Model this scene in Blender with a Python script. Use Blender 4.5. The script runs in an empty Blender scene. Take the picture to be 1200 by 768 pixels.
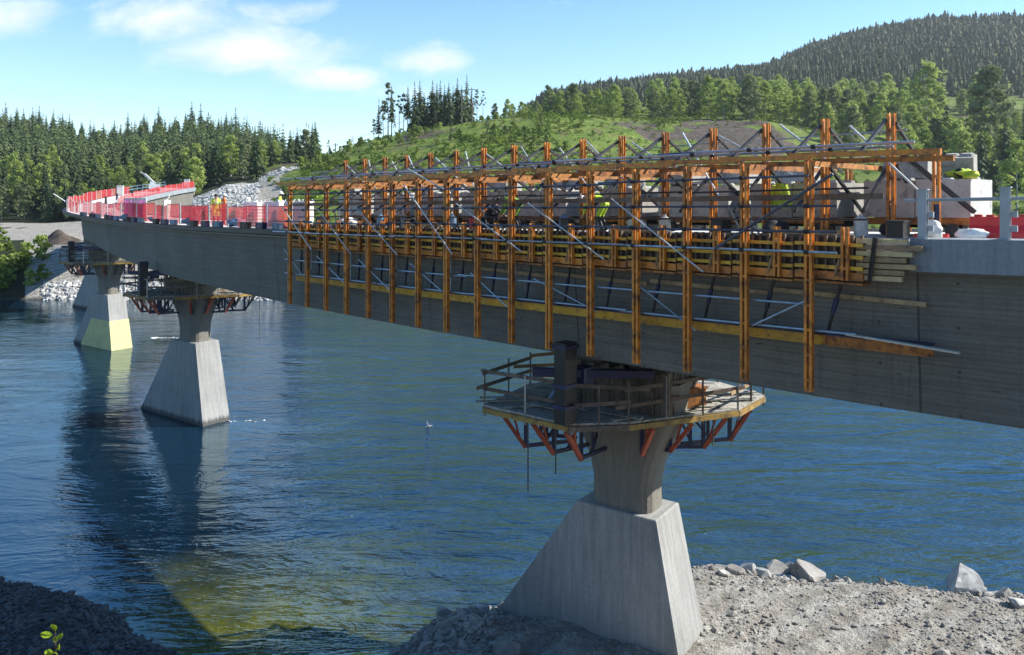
import bpy, bmesh, math, random
import numpy as np
from mathutils import Vector, Matrix, Euler

random.seed(7)
rng = np.random.default_rng(11)
sc = bpy.context.scene
COL = sc.collection
F = 900.0            # focal length in pixels of the 1200 px wide photograph
CX, HY = 600.0, 226.0
EYE = 15.05          # eye height above the river
R = math.radians

# ------------------------------------------------------------------ bridge axis
_S = np.arange(-45, 260, 0.25)
def _axis():
    x0, y0, th0, k, k2, st = 3.604, 24.357, 0.7955, 0.0027, 0.0108, 68.88
    kk = k + (k2 - k) * np.clip((_S - st) / 15, 0, 1)
    kk = np.where(_S > 140, np.where(_S > 170, 0.0, k2 * (1 - (_S - 140) / 30)), kk)
    th = th0 - np.cumsum(kk) * 0.25
    i0 = int(np.argmin(abs(_S)))
    th = th - th[i0] + th0
    X = np.cumsum(-np.sin(th) * 0.25); Y = np.cumsum(np.cos(th) * 0.25)
    return X - X[i0] + x0, Y - Y[i0] + y0, th
_AX, _AY, _AT = _axis()
_DS = [-45, -20, -9, 0, 8, 16, 31, 45, 60, 80, 95, 101, 110, 121, 131, 145, 160, 200, 260]
_DZ = [-0.1, -.72, -1.0, -1.26, -1.46, -1.62, -1.88, -1.99, -2.02, -2.0, -1.65, -1.4, -.9, -.2, .55, 1.6, 2.6, 5.0, 8.0]
def _smooth(a, n):
    k = np.ones(n) / n
    return np.convolve(np.pad(a, n // 2, mode='edge'), k, mode='valid')[:len(a)]
_DECK = _smooth(np.interp(_S, _DS, _DZ), 33)
def deck(s): return EYE + float(np.interp(s, _S, _DECK))
def heading(s): return float(np.interp(s, _S, _AT))
def xy(s, o):
    t = heading(s)
    return float(np.interp(s, _S, _AX)) - o * math.cos(t), float(np.interp(s, _S, _AY)) - o * math.sin(t)
def P(s, o, zr):
    x, y = xy(s, o)
    return Vector((x, y, deck(s) + zr))
def zform(s):  # the gantry's own datum, a little flatter than the deck
    return EYE - 1.03 - 0.42 * (s + 7.25) / 22.5
def PF(s, o, zr):
    x, y = xy(s, o)
    return Vector((x, y, zform(s) + zr))
def s_at(px, o, lo=-25, hi=78):
    best = None
    s = lo
    while s < hi:
        x, y = xy(s, o)
        e = abs(CX + F * x / y - px)
        if best is None or e < best[0]: best = (e, s)
        s += 0.05
    return best[1]
def at(px, py, d): return Vector(((px - CX) / F * d, d, EYE + (HY - py) / F * d))
W = 2.85

# ------------------------------------------------------------------ mesh builder
class MB:
    def __init__(s): s.v = []; s.f = []; s.m = []; s.uv = []
    def add(s, vs, fs, mi=0, uvs=None):
        b = len(s.v); s.v.extend([tuple(v) for v in vs])
        for i, f in enumerate(fs):
            s.f.append(tuple(b + j for j in f)); s.m.append(mi)
            s.uv.append(uvs[i] if uvs else None)
    def hexa(s, p, mi=0):  # 8 corners: bottom 0-3 ccw, top 4-7
        s.add(p, [(3, 2, 1, 0), (4, 5, 6, 7), (0, 1, 5, 4), (1, 2, 6, 5), (2, 3, 7, 6), (3, 0, 4, 7)], mi)
    def box(s, c, sz, rz=0.0, mi=0):
        x, y, z = sz[0] / 2, sz[1] / 2, sz[2] / 2; ca, sa = math.cos(rz), math.sin(rz)
        pts = []
        for zz in (-z, z):
            for (a, b) in ((-x, -y), (x, -y), (x, y), (-x, y)):
                pts.append((c[0] + a * ca - b * sa, c[1] + a * sa + b * ca, c[2] + zz))
        s.hexa(pts, mi)
    def bar(s, p, q, w, h, mi=0, up=(0, 0, 1)):
        p, q = Vector(p), Vector(q); d = (q - p).normalized(); u = Vector(up)
        if abs(d.dot(u)) > .98: u = Vector((1, 0, 0))
        a = d.cross(u).normalized(); b = a.cross(d).normalized()
        a = a * w / 2; b = b * h / 2
        s.hexa([p - a - b, p + a - b, q + a - b, q - a - b, p - a + b, p + a + b, q + a + b, q - a + b], mi)
    def tube(s, p, q, r, n=8, mi=0, r2=None):
        p, q = Vector(p), Vector(q); d = (q - p).normalized()
        u = Vector((0, 0, 1)) if abs(d.z) < .9 else Vector((1, 0, 0))
        a = d.cross(u).normalized(); b = d.cross(a)
        r2 = r if r2 is None else r2
        vs = []
        for (c, rr) in ((p, r), (q, r2)):
            for i in range(n):
                t = 2 * math.pi * i / n
                vs.append(c + a * rr * math.cos(t) + b * rr * math.sin(t))
        fs = [(i, n + i, n + (i + 1) % n, (i + 1) % n) for i in range(n)]
        fs += [tuple(range(n)), tuple(range(2 * n - 1, n - 1, -1))]
        s.add(vs, fs, mi)
    def ring_loft(s, rings, mi=0, caps=True):
        n = len(rings[0]); vs = [p for r in rings for p in r]; fs = []
        for k in range(len(rings) - 1):
            for i in range(n):
                j = (i + 1) % n
                fs.append((k * n + i, k * n + j, (k + 1) * n + j, (k + 1) * n + i))
        if caps:
            fs.append(tuple(range(n - 1, -1, -1))); fs.append(tuple((len(rings) - 1) * n + i for i in range(n)))
        s.add(vs, fs, mi)
    def build(s, name, mats, parent=None, origin=None, smooth=False):
        o = Vector(origin) if origin is not None else (Vector(parent['_o']) if parent is not None and '_o' in parent else Vector((0, 0, 0)))
        me = bpy.data.meshes.new(name)
        me.from_pydata([(v[0] - o.x, v[1] - o.y, v[2] - o.z) for v in s.v], [], s.f)
        if not isinstance(mats, (list, tuple)): mats = [mats]
        for m in mats: me.materials.append(m)
        if len(mats) > 1: me.polygons.foreach_set('material_index', s.m)
        if any(u is not None for u in s.uv):
            ul = me.uv_layers.new(name='UVMap'); k = 0; flat = []
            for f, u in zip(s.f, s.uv):
                if u is None: u = [(0, 0)] * len(f)
                for c in u: flat.extend(c)
            ul.data.foreach_set('uv', flat)
        if smooth: me.polygons.foreach_set('use_smooth', [True] * len(me.polygons))
        me.update()
        ob = bpy.data.objects.new(name, me); COL.objects.link(ob)
        if parent is not None: ob.parent = parent
        elif origin is not None: ob.location = o
        return ob

def mesh_np(name, V, Fc, mat, parent=None, smooth=False, mi=None):
    """fast mesh from numpy arrays; Fc is (n,3) or (n,4)"""
    me = bpy.data.meshes.new(name)
    k = Fc.shape[1]
    me.vertices.add(len(V)); me.vertices.foreach_set('co', np.asarray(V, np.float32).ravel())
    me.loops.add(len(Fc) * k); me.loops.foreach_set('vertex_index', np.asarray(Fc, np.int32).ravel())
    me.polygons.add(len(Fc)); me.polygons.foreach_set('loop_start', np.arange(0, len(Fc) * k, k, dtype=np.int32))
    for m in (mat if isinstance(mat, (list, tuple)) else [mat]): me.materials.append(m)
    if mi is not None: me.polygons.foreach_set('material_index', np.asarray(mi, np.int32))
    me.polygons.foreach_set('use_smooth', [smooth] * len(Fc))
    me.update(calc_edges=True)
    ob = bpy.data.objects.new(name, me); COL.objects.link(ob)
    if parent is not None: ob.parent = parent
    return ob

def tag(o, label=None, cat=None, group=None, kind=None):
    if label: o['label'] = label
    if cat: o['category'] = cat
    if group: o['group'] = group
    if kind: o['kind'] = kind
    elif cat and 'kind' not in o: o['kind'] = 'thing'
    return o
def thing(name, label, cat, loc=(0, 0, 0), rz=0.0, group=None):
    o = bpy.data.objects.new(name, None); COL.objects.link(o)
    o.location = loc; o.rotation_euler = (0, 0, rz); o.empty_display_size = .3
    return tag(o, label, cat, group)
def wthing(name, label, cat, loc, group=None):
    """an Empty whose parts are given in world coordinates"""
    o = thing(name, label, cat, loc, 0, group); o['_o'] = tuple(loc); return o
def dup(root, loc, rz, label=None, group=None, scale=None):
    r = root.copy(); COL.objects.link(r); r.location = loc; r.rotation_euler = (0, 0, rz)
    if label: r['label'] = label
    if group: r['group'] = group
    if scale: r.scale = scale
    for ch in list(root.children):
        c = ch.copy(); COL.objects.link(c); c.parent = r
        for g in ch.children:
            d = g.copy(); COL.objects.link(d); d.parent = c
    return r
ORD = ('first second third fourth fifth sixth seventh eighth ninth tenth eleventh twelfth thirteenth fourteenth '
       'fifteenth sixteenth seventeenth eighteenth nineteenth twentieth').split()

# ------------------------------------------------------------------ materials
def new_mat(name):
    m = bpy.data.materials.new(name); m.use_nodes = True
    nt = m.node_tree; nt.nodes.clear()
    out = nt.nodes.new('ShaderNodeOutputMaterial'); b = nt.nodes.new('ShaderNodeBsdfPrincipled')
    nt.links.new(b.outputs[0], out.inputs[0])
    return m, nt, b
def N(nt, t, **kw):
    n = nt.nodes.new(t)
    for k, v in kw.items():
        if k.startswith('i_'): n.inputs[k[2:].replace('_', ' ')].default_value = v
        else: setattr(n, k, v)
    return n
def L(nt, a, b): nt.links.new(a, b)
def ramp(nt, fac, stops, interp='LINEAR'):
    r = nt.nodes.new('ShaderNodeValToRGB'); r.color_ramp.interpolation = interp
    e = r.color_ramp.elements
    while len(e) < len(stops): e.new(.5)
    for el, (p, c) in zip(e, stops):
        el.position = p; el.color = (c[0], c[1], c[2], 1) if not isinstance(c, (int, float)) else (c, c, c, 1)
    L(nt, fac, r.inputs[0]); return r
def noise(nt, vec, scale, detail=4, rough=.6, dist=0.0):
    n = nt.nodes.new('ShaderNodeTexNoise'); n.inputs['Scale'].default_value = scale
    n.inputs['Detail'].default_value = detail; n.inputs['Roughness'].default_value = rough
    n.inputs['Distortion'].default_value = dist
    if vec is not None: L(nt, vec, n.inputs['Vector'])
    return n
def mapping(nt, vec, scale=(1, 1, 1), rot=(0, 0, 0), loc=(0, 0, 0)):
    m = nt.nodes.new('ShaderNodeMapping'); m.inputs['Scale'].default_value = scale
    m.inputs['Rotation'].default_value = rot; m.inputs['Location'].default_value = loc
    L(nt, vec, m.inputs['Vector']); return m.outputs[0]
def mix(nt, fac, a, b, mode='MIX'):
    m = nt.nodes.new('ShaderNodeMix'); m.data_type = 'RGBA'; m.blend_type = mode; m.clamp_factor = True
    for i, v in ((0, fac), (6, a), (7, b)):
        if hasattr(v, 'links') or hasattr(v, 'is_linked'): L(nt, v, m.inputs[i])
        else: m.inputs[i].default_value = v if not isinstance(v, tuple) else (v[0], v[1], v[2], 1)
    return m.outputs[2]
def math_(nt, op, a, b=None, c=None):
    m = nt.nodes.new('ShaderNodeMath'); m.operation = op
    for i, v in enumerate((a, b, c)):
        if v is None: continue
        if isinstance(v, (int, float)): m.inputs[i].default_value = v
        else: L(nt, v, m.inputs[i])
    return m.outputs[0]
def bump(nt, b, h, strength=.3, dist=.02):
    n = nt.nodes.new('ShaderNodeBump'); n.inputs['Strength'].default_value = strength; n.inputs['Distance'].default_value = dist
    L(nt, h, n.inputs['Height']); L(nt, n.outputs[0], b.inputs['Normal']); return n
def simple(name, col, rough=.6, metal=0.0, var=.35, scale=3.0, dirt=None, dirt_amt=.5, bumpv=.0, spec=.5):
    m, nt, b = new_mat(name)
    pos = nt.nodes.new('ShaderNodeNewGeometry').outputs['Position']
    n1 = noise(nt, pos, scale, 5, .65)
    lo = tuple(c * (1 - var) for c in col); hi = tuple(min(1, c * (1 + var)) for c in col)
    c = ramp(nt, n1.outputs[0], [(.3, lo), (.7, hi)]).outputs[0]
    if dirt:
        n2 = noise(nt, pos, scale * 2.7, 6, .7)
        f = ramp(nt, n2.outputs[0], [(.62 - dirt_amt * .25, 0), (.70 - dirt_amt * .1, 1)]).outputs[0]
        c = mix(nt, f, c, dirt)
    oi = nt.nodes.new('ShaderNodeObjectInfo')     # every piece is a little differently weathered
    c = mix(nt, 1.0, c, ramp(nt, oi.outputs['Random'], [(0, (.70, .68, .66)), (.5, (.95, .95, .95)), (1, (1.0, 1.08, 1.12))]).outputs[0], 'MULTIPLY')
    L(nt, c, b.inputs['Base Color'])
    b.inputs['Roughness'].default_value = rough; b.inputs['Metallic'].default_value = metal
    b.inputs['Specular IOR Level'].default_value = spec
    if bumpv: bump(nt, b, n1.outputs[0], bumpv, .03)
    return m

M_ORANGE = simple('orange_paint', (.66, .235, .028), .5, 0, .32, 1.3, (.20, .075, .025), .6)
M_ORANGE2 = simple('orange_rust', (.44, .17, .03), .6, 0, .35, 2.3, (.10, .035, .02), .6)
M_RED = simple('red_steel', (.42, .075, .03), .55, 0, .3, 2.0, (.12, .03, .02), .4)
M_NAVY = simple('navy_steel', (.018, .024, .075), .45, 0, .3, 2.0)
M_BLACK = simple('black_steel', (.018, .018, .02), .5, 0, .3, 2.0)
M_GALV = simple('galvanised', (.42, .46, .50), .38, .75, .22, 4.0)
M_RAIL = simple('railing_zinc', (.36, .40, .43), .45, .1, .15, 3.0)
M_GALVB = simple('galvanised_bright', (.60, .61, .60), .45, .2, .2, 4.0)
M_DKTUBE = simple('weathered_tube', (.10, .12, .16), .42, .6, .3, 3.0)
M_STRUT = simple('dark_strut', (.03, .028, .03), .5, .2, .4, 3.0, (.10, .045, .02), .2)
M_YELLOWD = simple('weathered_yellow_timber', (.40, .25, .06), .65, 0, .35, 2.0, (.14, .09, .05), .6)
M_YELLOW = simple('yellow_timber', (.66, .37, .03), .55, 0, .25, 2.0, (.30, .14, .03), .35)
M_TIMBER = simple('timber', (.34, .24, .13), .75, 0, .35, 2.5, (.16, .10, .06), .3)
M_TIMBER_D = simple('timber_grey', (.17, .13, .10), .8, 0, .35, 2.5, (.06, .05, .04), .4)
M_TIMBER_L = simple('timber_pale', (.55, .50, .40), .75, 0, .2, 2.5, (.30, .26, .2), .2)
M_PLY = simple('dark_plywood', (.05, .035, .025), .6, 0, .4, 1.5)
M_BLOCK = simple('block_concrete', (.46, .45, .42), .9, 0, .18, 1.6, (.26, .25, .23), .35, .25)
M_TIMBER_Y = simple('fresh_timber', (.50, .37, .19), .7, 0, .2, 3.0, (.28, .2, .1), .2)
M_FLOORB = simple('trodden_boards', (.34, .31, .26), .8, 0, .3, 2.2, (.12, .10, .08), .5)
M_WHITE = simple('white_sheet', (.78, .78, .76), .6, 0, .08, 3.0)
M_REDPL = simple('red_plastic', (.62, .03, .03), .4, 0, .15, 2.0)
M_HIVIS = simple('hi_vis_cloth', (.55, .74, .06), .75, 0, .12, 6.0)
M_HIVISG = simple('hi_vis_green_cloth', (.22, .45, .04), .75, 0, .15, 6.0)
M_HIVISO = simple('hi_vis_orange_cloth', (.80, .22, .03), .75, 0, .12, 6.0)
M_DARKCLOTH = simple('dark_cloth', (.02, .022, .03), .8, 0, .2, 6.0)
M_SKIN = simple('skin', (.50, .28, .19), .55, 0, .08, 8.0)
M_SILVER = simple('reflective_tape', (.7, .7, .7), .35, .2, .05, 8.0)
M_ROPE = simple('rope', (.08, .08, .08), .7, 0, .2, 3.0)
M_FOAM = simple('foam', (.75, .8, .8), .7, 0, .1, 3.0)
M_BARRELO = simple('orange_plastic', (.75, .16, .03), .45, 0, .15, 4.0)
M_SNOWY = simple('gull_plumage', (.85, .85, .85), .7, 0, .05, 3.0)
M_BLUEB = simple('blue_grey_paint', (.16, .24, .34), .5, 0, .2, 3.0)

def concrete(name, col, kind='foot', rough=.85):
    """board-marked concrete; UV is in metres"""
    m, nt, b = new_mat(name)
    uv = nt.nodes.new('ShaderNodeUVMap').outputs[0]
    pos = nt.nodes.new('ShaderNodeNewGeometry').outputs['Position']
    big = noise(nt, pos, .35, 5, .6); fine = noise(nt, pos, 9, 5, .7)
    c = ramp(nt, big.outputs[0], [(.25, tuple(x * .78 for x in col)), (.75, tuple(x * 1.15 for x in col))]).outputs[0]
    c = mix(nt, .35, c, ramp(nt, fine.outputs[0], [(.3, (.35, .35, .35)), (.7, (.68, .68, .68))]).outputs[0], 'OVERLAY')
    br = nt.nodes.new('ShaderNodeTexBrick')
    br.inputs['Color1'].default_value = (.47, .47, .47, 1); br.inputs['Color2'].default_value = (.53, .53, .53, 1)
    br.inputs['Mortar'].default_value = (.22, .22, .22, 1) if kind == 'girder' else (.42, .42, .42, 1)
    br.inputs['Scale'].default_value = 1.0
    br.inputs['Mortar Size'].default_value = .012; br.inputs['Mortar Smooth'].default_value = .6
    if kind == 'girder':
        br.inputs['Brick Width'].default_value = 4.4; br.inputs['Row Height'].default_value = .105
        L(nt, uv, br.inputs['Vector'])
        st = noise(nt, mapping(nt, uv, (.25, 6.0, 1)), 1.2, 5, .7)
    else:
        L(nt, mapping(nt, uv, (1, 1, 1), (0, 0, R(90))), br.inputs['Vector'])
        br.inputs['Brick Width'].default_value = 7.0; br.inputs['Row Height'].default_value = .14
        st = noise(nt, mapping(nt, uv, (3.2, .22, 1)), 1.6, 5, .7)
    c = mix(nt, .42 if kind == 'girder' else (.32 if kind == 'foot' else 0.0), c, br.outputs['Color'], 'OVERLAY')
    c = mix(nt, .42 if kind == 'girder' else .42, c, ramp(nt, st.outputs[0], [(.36, (.26, .26, .26)), (.58, (.56, .56, .56))]).outputs[0], 'OVERLAY')
    if kind == 'girder':   # dark holes and knots left by the formwork
        kn = noise(nt, mapping(nt, uv, (2.2, 9.0, 1)), 1.0, 3, .6)
        c = mix(nt, ramp(nt, kn.outputs[0], [(.66, 0), (.71, .75)]).outputs[0], c, tuple(x * .25 for x in col))
        jn = nt.nodes.new('ShaderNodeTexBrick'); jn.inputs['Scale'].default_value = 1
        jn.inputs['Brick Width'].default_value = 9.2; jn.inputs['Row Height'].default_value = 30; jn.offset = 0
        jn.inputs['Mortar Size'].default_value = .025; jn.inputs['Color1'].default_value = (.40, .40, .40, 1); jn.inputs['Color2'].default_value = (.60, .60, .60, 1)
        L(nt, uv, jn.inputs['Vector'])
        c = mix(nt, .55, c, jn.outputs['Color'], 'OVERLAY')
        su = nt.nodes.new('ShaderNodeSeparateXYZ'); L(nt, uv, su.inputs[0])
        du = math_(nt, 'MULTIPLY', math_(nt, 'SUBTRACT', math_(nt, 'FRACT', math_(nt, 'DIVIDE', su.outputs[0], 1.53)), .5), 1.53)
        dv = math_(nt, 'MULTIPLY', math_(nt, 'SUBTRACT', math_(nt, 'FRACT', math_(nt, 'DIVIDE', su.outputs[1], .92)), .5), .92)
        rr = math_(nt, 'SQRT', math_(nt, 'ADD', math_(nt, 'MULTIPLY', du, du), math_(nt, 'MULTIPLY', dv, dv)))
        c = mix(nt, ramp(nt, rr, [(.025, .75), (.04, 0)]).outputs[0], c, (.03, .03, .027))
        dr = noise(nt, mapping(nt, uv, (2.6, .16, 1)), 1.5, 5, .7)
        c = mix(nt, ramp(nt, dr.outputs[0], [(.56, 0), (.68, .5)]).outputs[0], c, tuple(x * .45 for x in col))
        c = mix(nt, math_(nt, 'MULTIPLY', jn.outputs['Fac'], .55), c, tuple(x * .35 for x in col))
    if kind == 'foot':     # wet, weedy band at the waterline
        sz = nt.nodes.new('ShaderNodeSeparateXYZ'); L(nt, pos, sz.inputs[0])
        wz = math_(nt, 'ADD', sz.outputs[2], math_(nt, 'MULTIPLY', math_(nt, 'SUBTRACT', st.outputs[0], .5), .8))
        c = mix(nt, ramp(nt, wz, [(.18, .85), (.42, 0)]).outputs[0], c, (.03, .03, .028))
    L(nt, c, b.inputs['Base Color']); b.inputs['Roughness'].default_value = rough
    h = math_(nt, 'ADD', math_(nt, 'MULTIPLY', br.outputs['Fac'], -.35 if kind != 'smooth' else 0), fine.outputs[0])
    bump(nt, b, h, .35, .02)
    return m
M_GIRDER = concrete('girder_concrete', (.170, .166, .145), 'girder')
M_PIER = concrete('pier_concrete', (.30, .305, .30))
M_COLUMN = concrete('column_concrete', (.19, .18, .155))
M_EDGE = concrete('edge_beam_concrete', (.24, .27, .30), 'smooth')
M_CLAD = simple('wood_cladding', (.15, .12, .09), .8, 0, .4, 4.0, (.04, .03, .025), .4)
M_DECKTOP = simple('deck_concrete', (.55, .54, .51), .9, 0, .15, .8, (.38, .36, .33), .3)
M_YCONC = simple('yellow_concrete', (.56, .50, .24), .85, 0, .12, 1.0, (.42, .38, .22), .3)

def mesh_fabric(name, col, open_=.35):
    """see-through safety netting: fine holes"""
    m, nt, b = new_mat(name)
    uv = nt.nodes.new('ShaderNodeUVMap').outputs[0]
    n = noise(nt, uv, 1.7, 4, .6)
    c = ramp(nt, n.outputs[0], [(.3, tuple(x * .7 for x in col)), (.7, tuple(min(1, x * 1.3) for x in col))]).outputs[0]
    L(nt, c, b.inputs['Base Color']); b.inputs['Roughness'].default_value = .7
    br = nt.nodes.new('ShaderNodeTexBrick'); br.offset = 0
    br.inputs['Scale'].default_value = 1; br.inputs['Brick Width'].default_value = .10; br.inputs['Row Height'].default_value = .07
    br.inputs['Mortar Size'].default_value = .017 / max(.2, open_ * 2); br.inputs['Mortar Smooth'].default_value = .1
    L(nt, uv, br.inputs['Vector'])
    tr = nt.nodes.new('ShaderNodeBsdfTransparent')
    tl = nt.nodes.new('ShaderNodeBsdfTranslucent'); L(nt, c, tl.inputs[0])
    ms0 = nt.nodes.new('ShaderNodeMixShader'); ms0.inputs[0].default_value = .35
    L(nt, b.outputs[0], ms0.inputs[1]); L(nt, tl.outputs[0], ms0.inputs[2])
    ms = nt.nodes.new('ShaderNodeMixShader')
    L(nt, br.outputs['Fac'], ms.inputs[0]); L(nt, tr.outputs[0], ms.inputs[1]); L(nt, ms0.outputs[0], ms.inputs[2])
    out = [x for x in nt.nodes if x.type == 'OUTPUT_MATERIAL'][0]
    L(nt, ms.outputs[0], out.inputs[0])
    return m
M_NET = mesh_fabric('red_netting', (.58, .045, .05), .42)
M_NET2 = mesh_fabric('faded_red_netting', (.60, .17, .15), .55)
M_NET3 = mesh_fabric('dark_red_netting', (.45, .03, .04), .3)
M_NETP = mesh_fabric('purple_netting', (.38, .06, .30))
# ------------------------------------------------------------------ terrain height
def yg(y, d): return EYE + (HY - y) * d / F
_K = {  # direction (px of the photograph) -> far-side profile (distance, height)
 -900: [(113, 2), (125, 5), (150, 8), (200, 13), (330, 38), (560, 30), (1400, 30)],
 -100: [(113, 2), (122, 4.6), (150, 7.4), (178, 9), (215, 19), (330, yg(158, 330)), (420, 32), (560, 25), (1400, 20)],
 0:    [(112, 1.8), (122, 4.6), (150, 7.2), (176, 9), (215, 19), (330, yg(163, 330)), (420, 30), (560, 25), (1400, 20)],
 65:   [(112, 1.8), (122, 4.8), (150, 7.6), (180, 9), (215, 19), (330, yg(164, 330)), (420, 28), (560, 22), (1400, 15)],
 115:  [(112, 2.0), (122, 5.0), (150, 8), (180, 10), (215, 18), (330, yg(183, 330)), (420, 24), (560, 20), (1400, 15)],
 170:  [(112, 2.0), (122, 5.2), (150, 10), (180, 12), (215, 20), (330, yg(168, 330)), (420, 28), (560, 22), (1400, 15)],
 230:  [(112, 2.0), (122, 5.5), (145, 12), (180, 15), (215, 21), (330, yg(166, 330)), (420, 28), (560, 22), (1400, 15)],
 262:  [(112, 2.0), (122, 6.0), (145, 13.5), (160, 16.2), (180, 17), (215, 22), (330, yg(169, 330)), (420, 28), (560, 22), (1400, 15)],
 300:  [(112, 2.0), (122, 6.5), (145, 14), (160, 16.6), (180, 17.6), (215, 21.5), (330, yg(177, 330)), (420, 26), (560, 20), (1400, 12)],
 335:  [(112, 2.0), (125, 7), (150, 16), (172, 21.0), (190, 22), (260, 23), (330, yg(193, 330)), (420, 22), (560, 18), (1400, 10)],
 372:  [(112, 2.0), (125, 7), (150, 17.5), (175, 22.4), (200, 23.6), (225, 23), (270, 20), (330, 16), (560, 12), (1400, 8)],
 430:  [(112, 2.0), (125, 7), (150, 18.5), (175, 25), (200, 28.5), (225, 28.5), (270, 23), (330, 18), (560, 12), (1400, 8)],
 500:  [(112, 2.0), (125, 7), (150, 18), (175, 27), (200, 32), (225, 33), (270, 29), (330, 24), (560, 20), (1400, 15)],
 570:  [(112, 2.0), (125, 7), (150, 18), (175, 27.5), (200, 34.2), (225, 36), (270, 35), (330, 34), (560, 42), (760, 62), (1400, 40)],
 640:  [(112, 2.0), (125, 7), (150, 17), (175, 27), (200, 35), (225, 38), (270, 41), (330, 45), (420, 54), (560, 82), (740, yg(122, 740)), (1000, 90), (1400, 70)],
 700:  [(112, 2.0), (125, 7), (150, 17), (175, 25), (200, 33.5), (225, 38), (270, 42), (330, 47), (420, 62), (560, 88), (740, yg(109, 740)), (1000, 100), (1400, 70)],
 760:  [(112, 2.0), (125, 7), (150, 16), (175, 23), (200, 31), (225, 36.5), (270, 42), (330, 50), (420, 64), (560, 86), (740, yg(98, 740)), (1000, 110), (1400, 80)],
 820:  [(112, 2.0), (125, 7), (150, 15), (175, 21.5), (200, 29.5), (225, 35.5), (270, 41), (330, 50), (420, 66), (560, 92), (740, yg(93, 740)), (1000, 118), (1400, 80)],
 900:  [(112, 2.0), (125, 6), (150, 14.5), (175, 21), (200, 28.0), (225, 35.5), (270, 41), (330, 50), (420, 67), (560, 97), (740, yg(85, 740)), (1000, 125), (1400, 80)],
 945:  [(112, 2.0), (125, 6), (150, 14), (175, 19), (200, 26), (225, 33), (270, 40), (330, 50), (420, 68), (560, 104), (740, yg(62, 740)), (1000, 140), (1400, 80)],
 1000: [(112, 2.0), (125, 6), (150, 13), (175, 17), (200, 24), (225, 30), (270, 38.5), (330, 50), (420, 68), (560, 108), (740, yg(43, 740)), (1000, 150), (1400, 80)],
 1100: [(112, 2.0), (125, 6), (150, 12), (175, 15.5), (200, 20), (225, 25), (270, 36), (330, 48.5), (420, 68), (560, 112), (740, yg(26, 740)), (1000, 165), (1400, 80)],
 1200: [(112, 2.0), (125, 6), (150, 12), (175, 15), (200, 19), (225, 23), (270, 32), (330, 46), (420, 68), (560, 114), (740, yg(24, 740)), (1000, 165), (1400, 80)],
 1500: [(112, 2.0), (125, 6), (150, 12), (175, 15), (200, 19), (225, 23), (270, 32), (330, 46), (420, 68), (560, 110), (740, 150), (1000, 150), (1400, 80)],
 2300: [(112, 2.0), (125, 6), (150, 12), (175, 15), (200, 19), (270, 32), (420, 60), (740, 90), (1400, 60)],
}
_UU = np.arange(-900, 2301, 10.0)
_DD = np.concatenate([np.arange(104, 440, 2.0), np.arange(440, 1410, 10.0)])
def _table():
    ks = sorted(_K); rows = []
    for k in ks:
        pr = [(106, -1.2), (108, 0.05)] + _K[k]
        rows.append(np.interp(_DD, [p[0] for p in pr], [p[1] for p in pr]))
    rows = np.array(rows)
    T = np.array([np.interp(_UU, ks, rows[:, j]) for j in range(len(_DD))])  # (D,U)
    for _ in range(2):
        T[8:-1] = (T[7:-2] + 2 * T[8:-1] + T[9:]) / 4
        Tp = np.pad(T, ((0, 0), (1, 1)), mode='edge'); T = (Tp[:, :-2] + 2 * Tp[:, 1:-1] + Tp[:, 2:]) / 4
    return T
_T = _table()
_SX = [-300, -60, -30, -19.9, -14.9, -11.1, -9, -6, -3.6, -1.2, 3, 7.4, 12, 18.6, 30, 60, 200, 500]
_SY = [70, 46, 33.5, 30, 27.6, 25.2, 22.5, 22.0, 24.6, 27.2, 29.6, 30.6, 29.4, 28.2, 27.6, 32, 50, 80]
def _vn(x, y, f, seed):
    """smooth value noise, vectorised"""
    x = x * f + seed * 17.3; y = y * f - seed * 9.7
    xi = np.floor(x); yi = np.floor(y); fx = x - xi; fy = y - yi
    fx = fx * fx * (3 - 2 * fx); fy = fy * fy * (3 - 2 * fy)
    def h(a, b):
        n = np.sin(a * 127.1 + b * 311.7 + seed * 74.7) * 43758.5453
        return n - np.floor(n)
    return (h(xi, yi) * (1 - fx) + h(xi + 1, yi) * fx) * (1 - fy) + (h(xi, yi + 1) * (1 - fx) + h(xi + 1, yi + 1) * fx) * fy - .5
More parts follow.
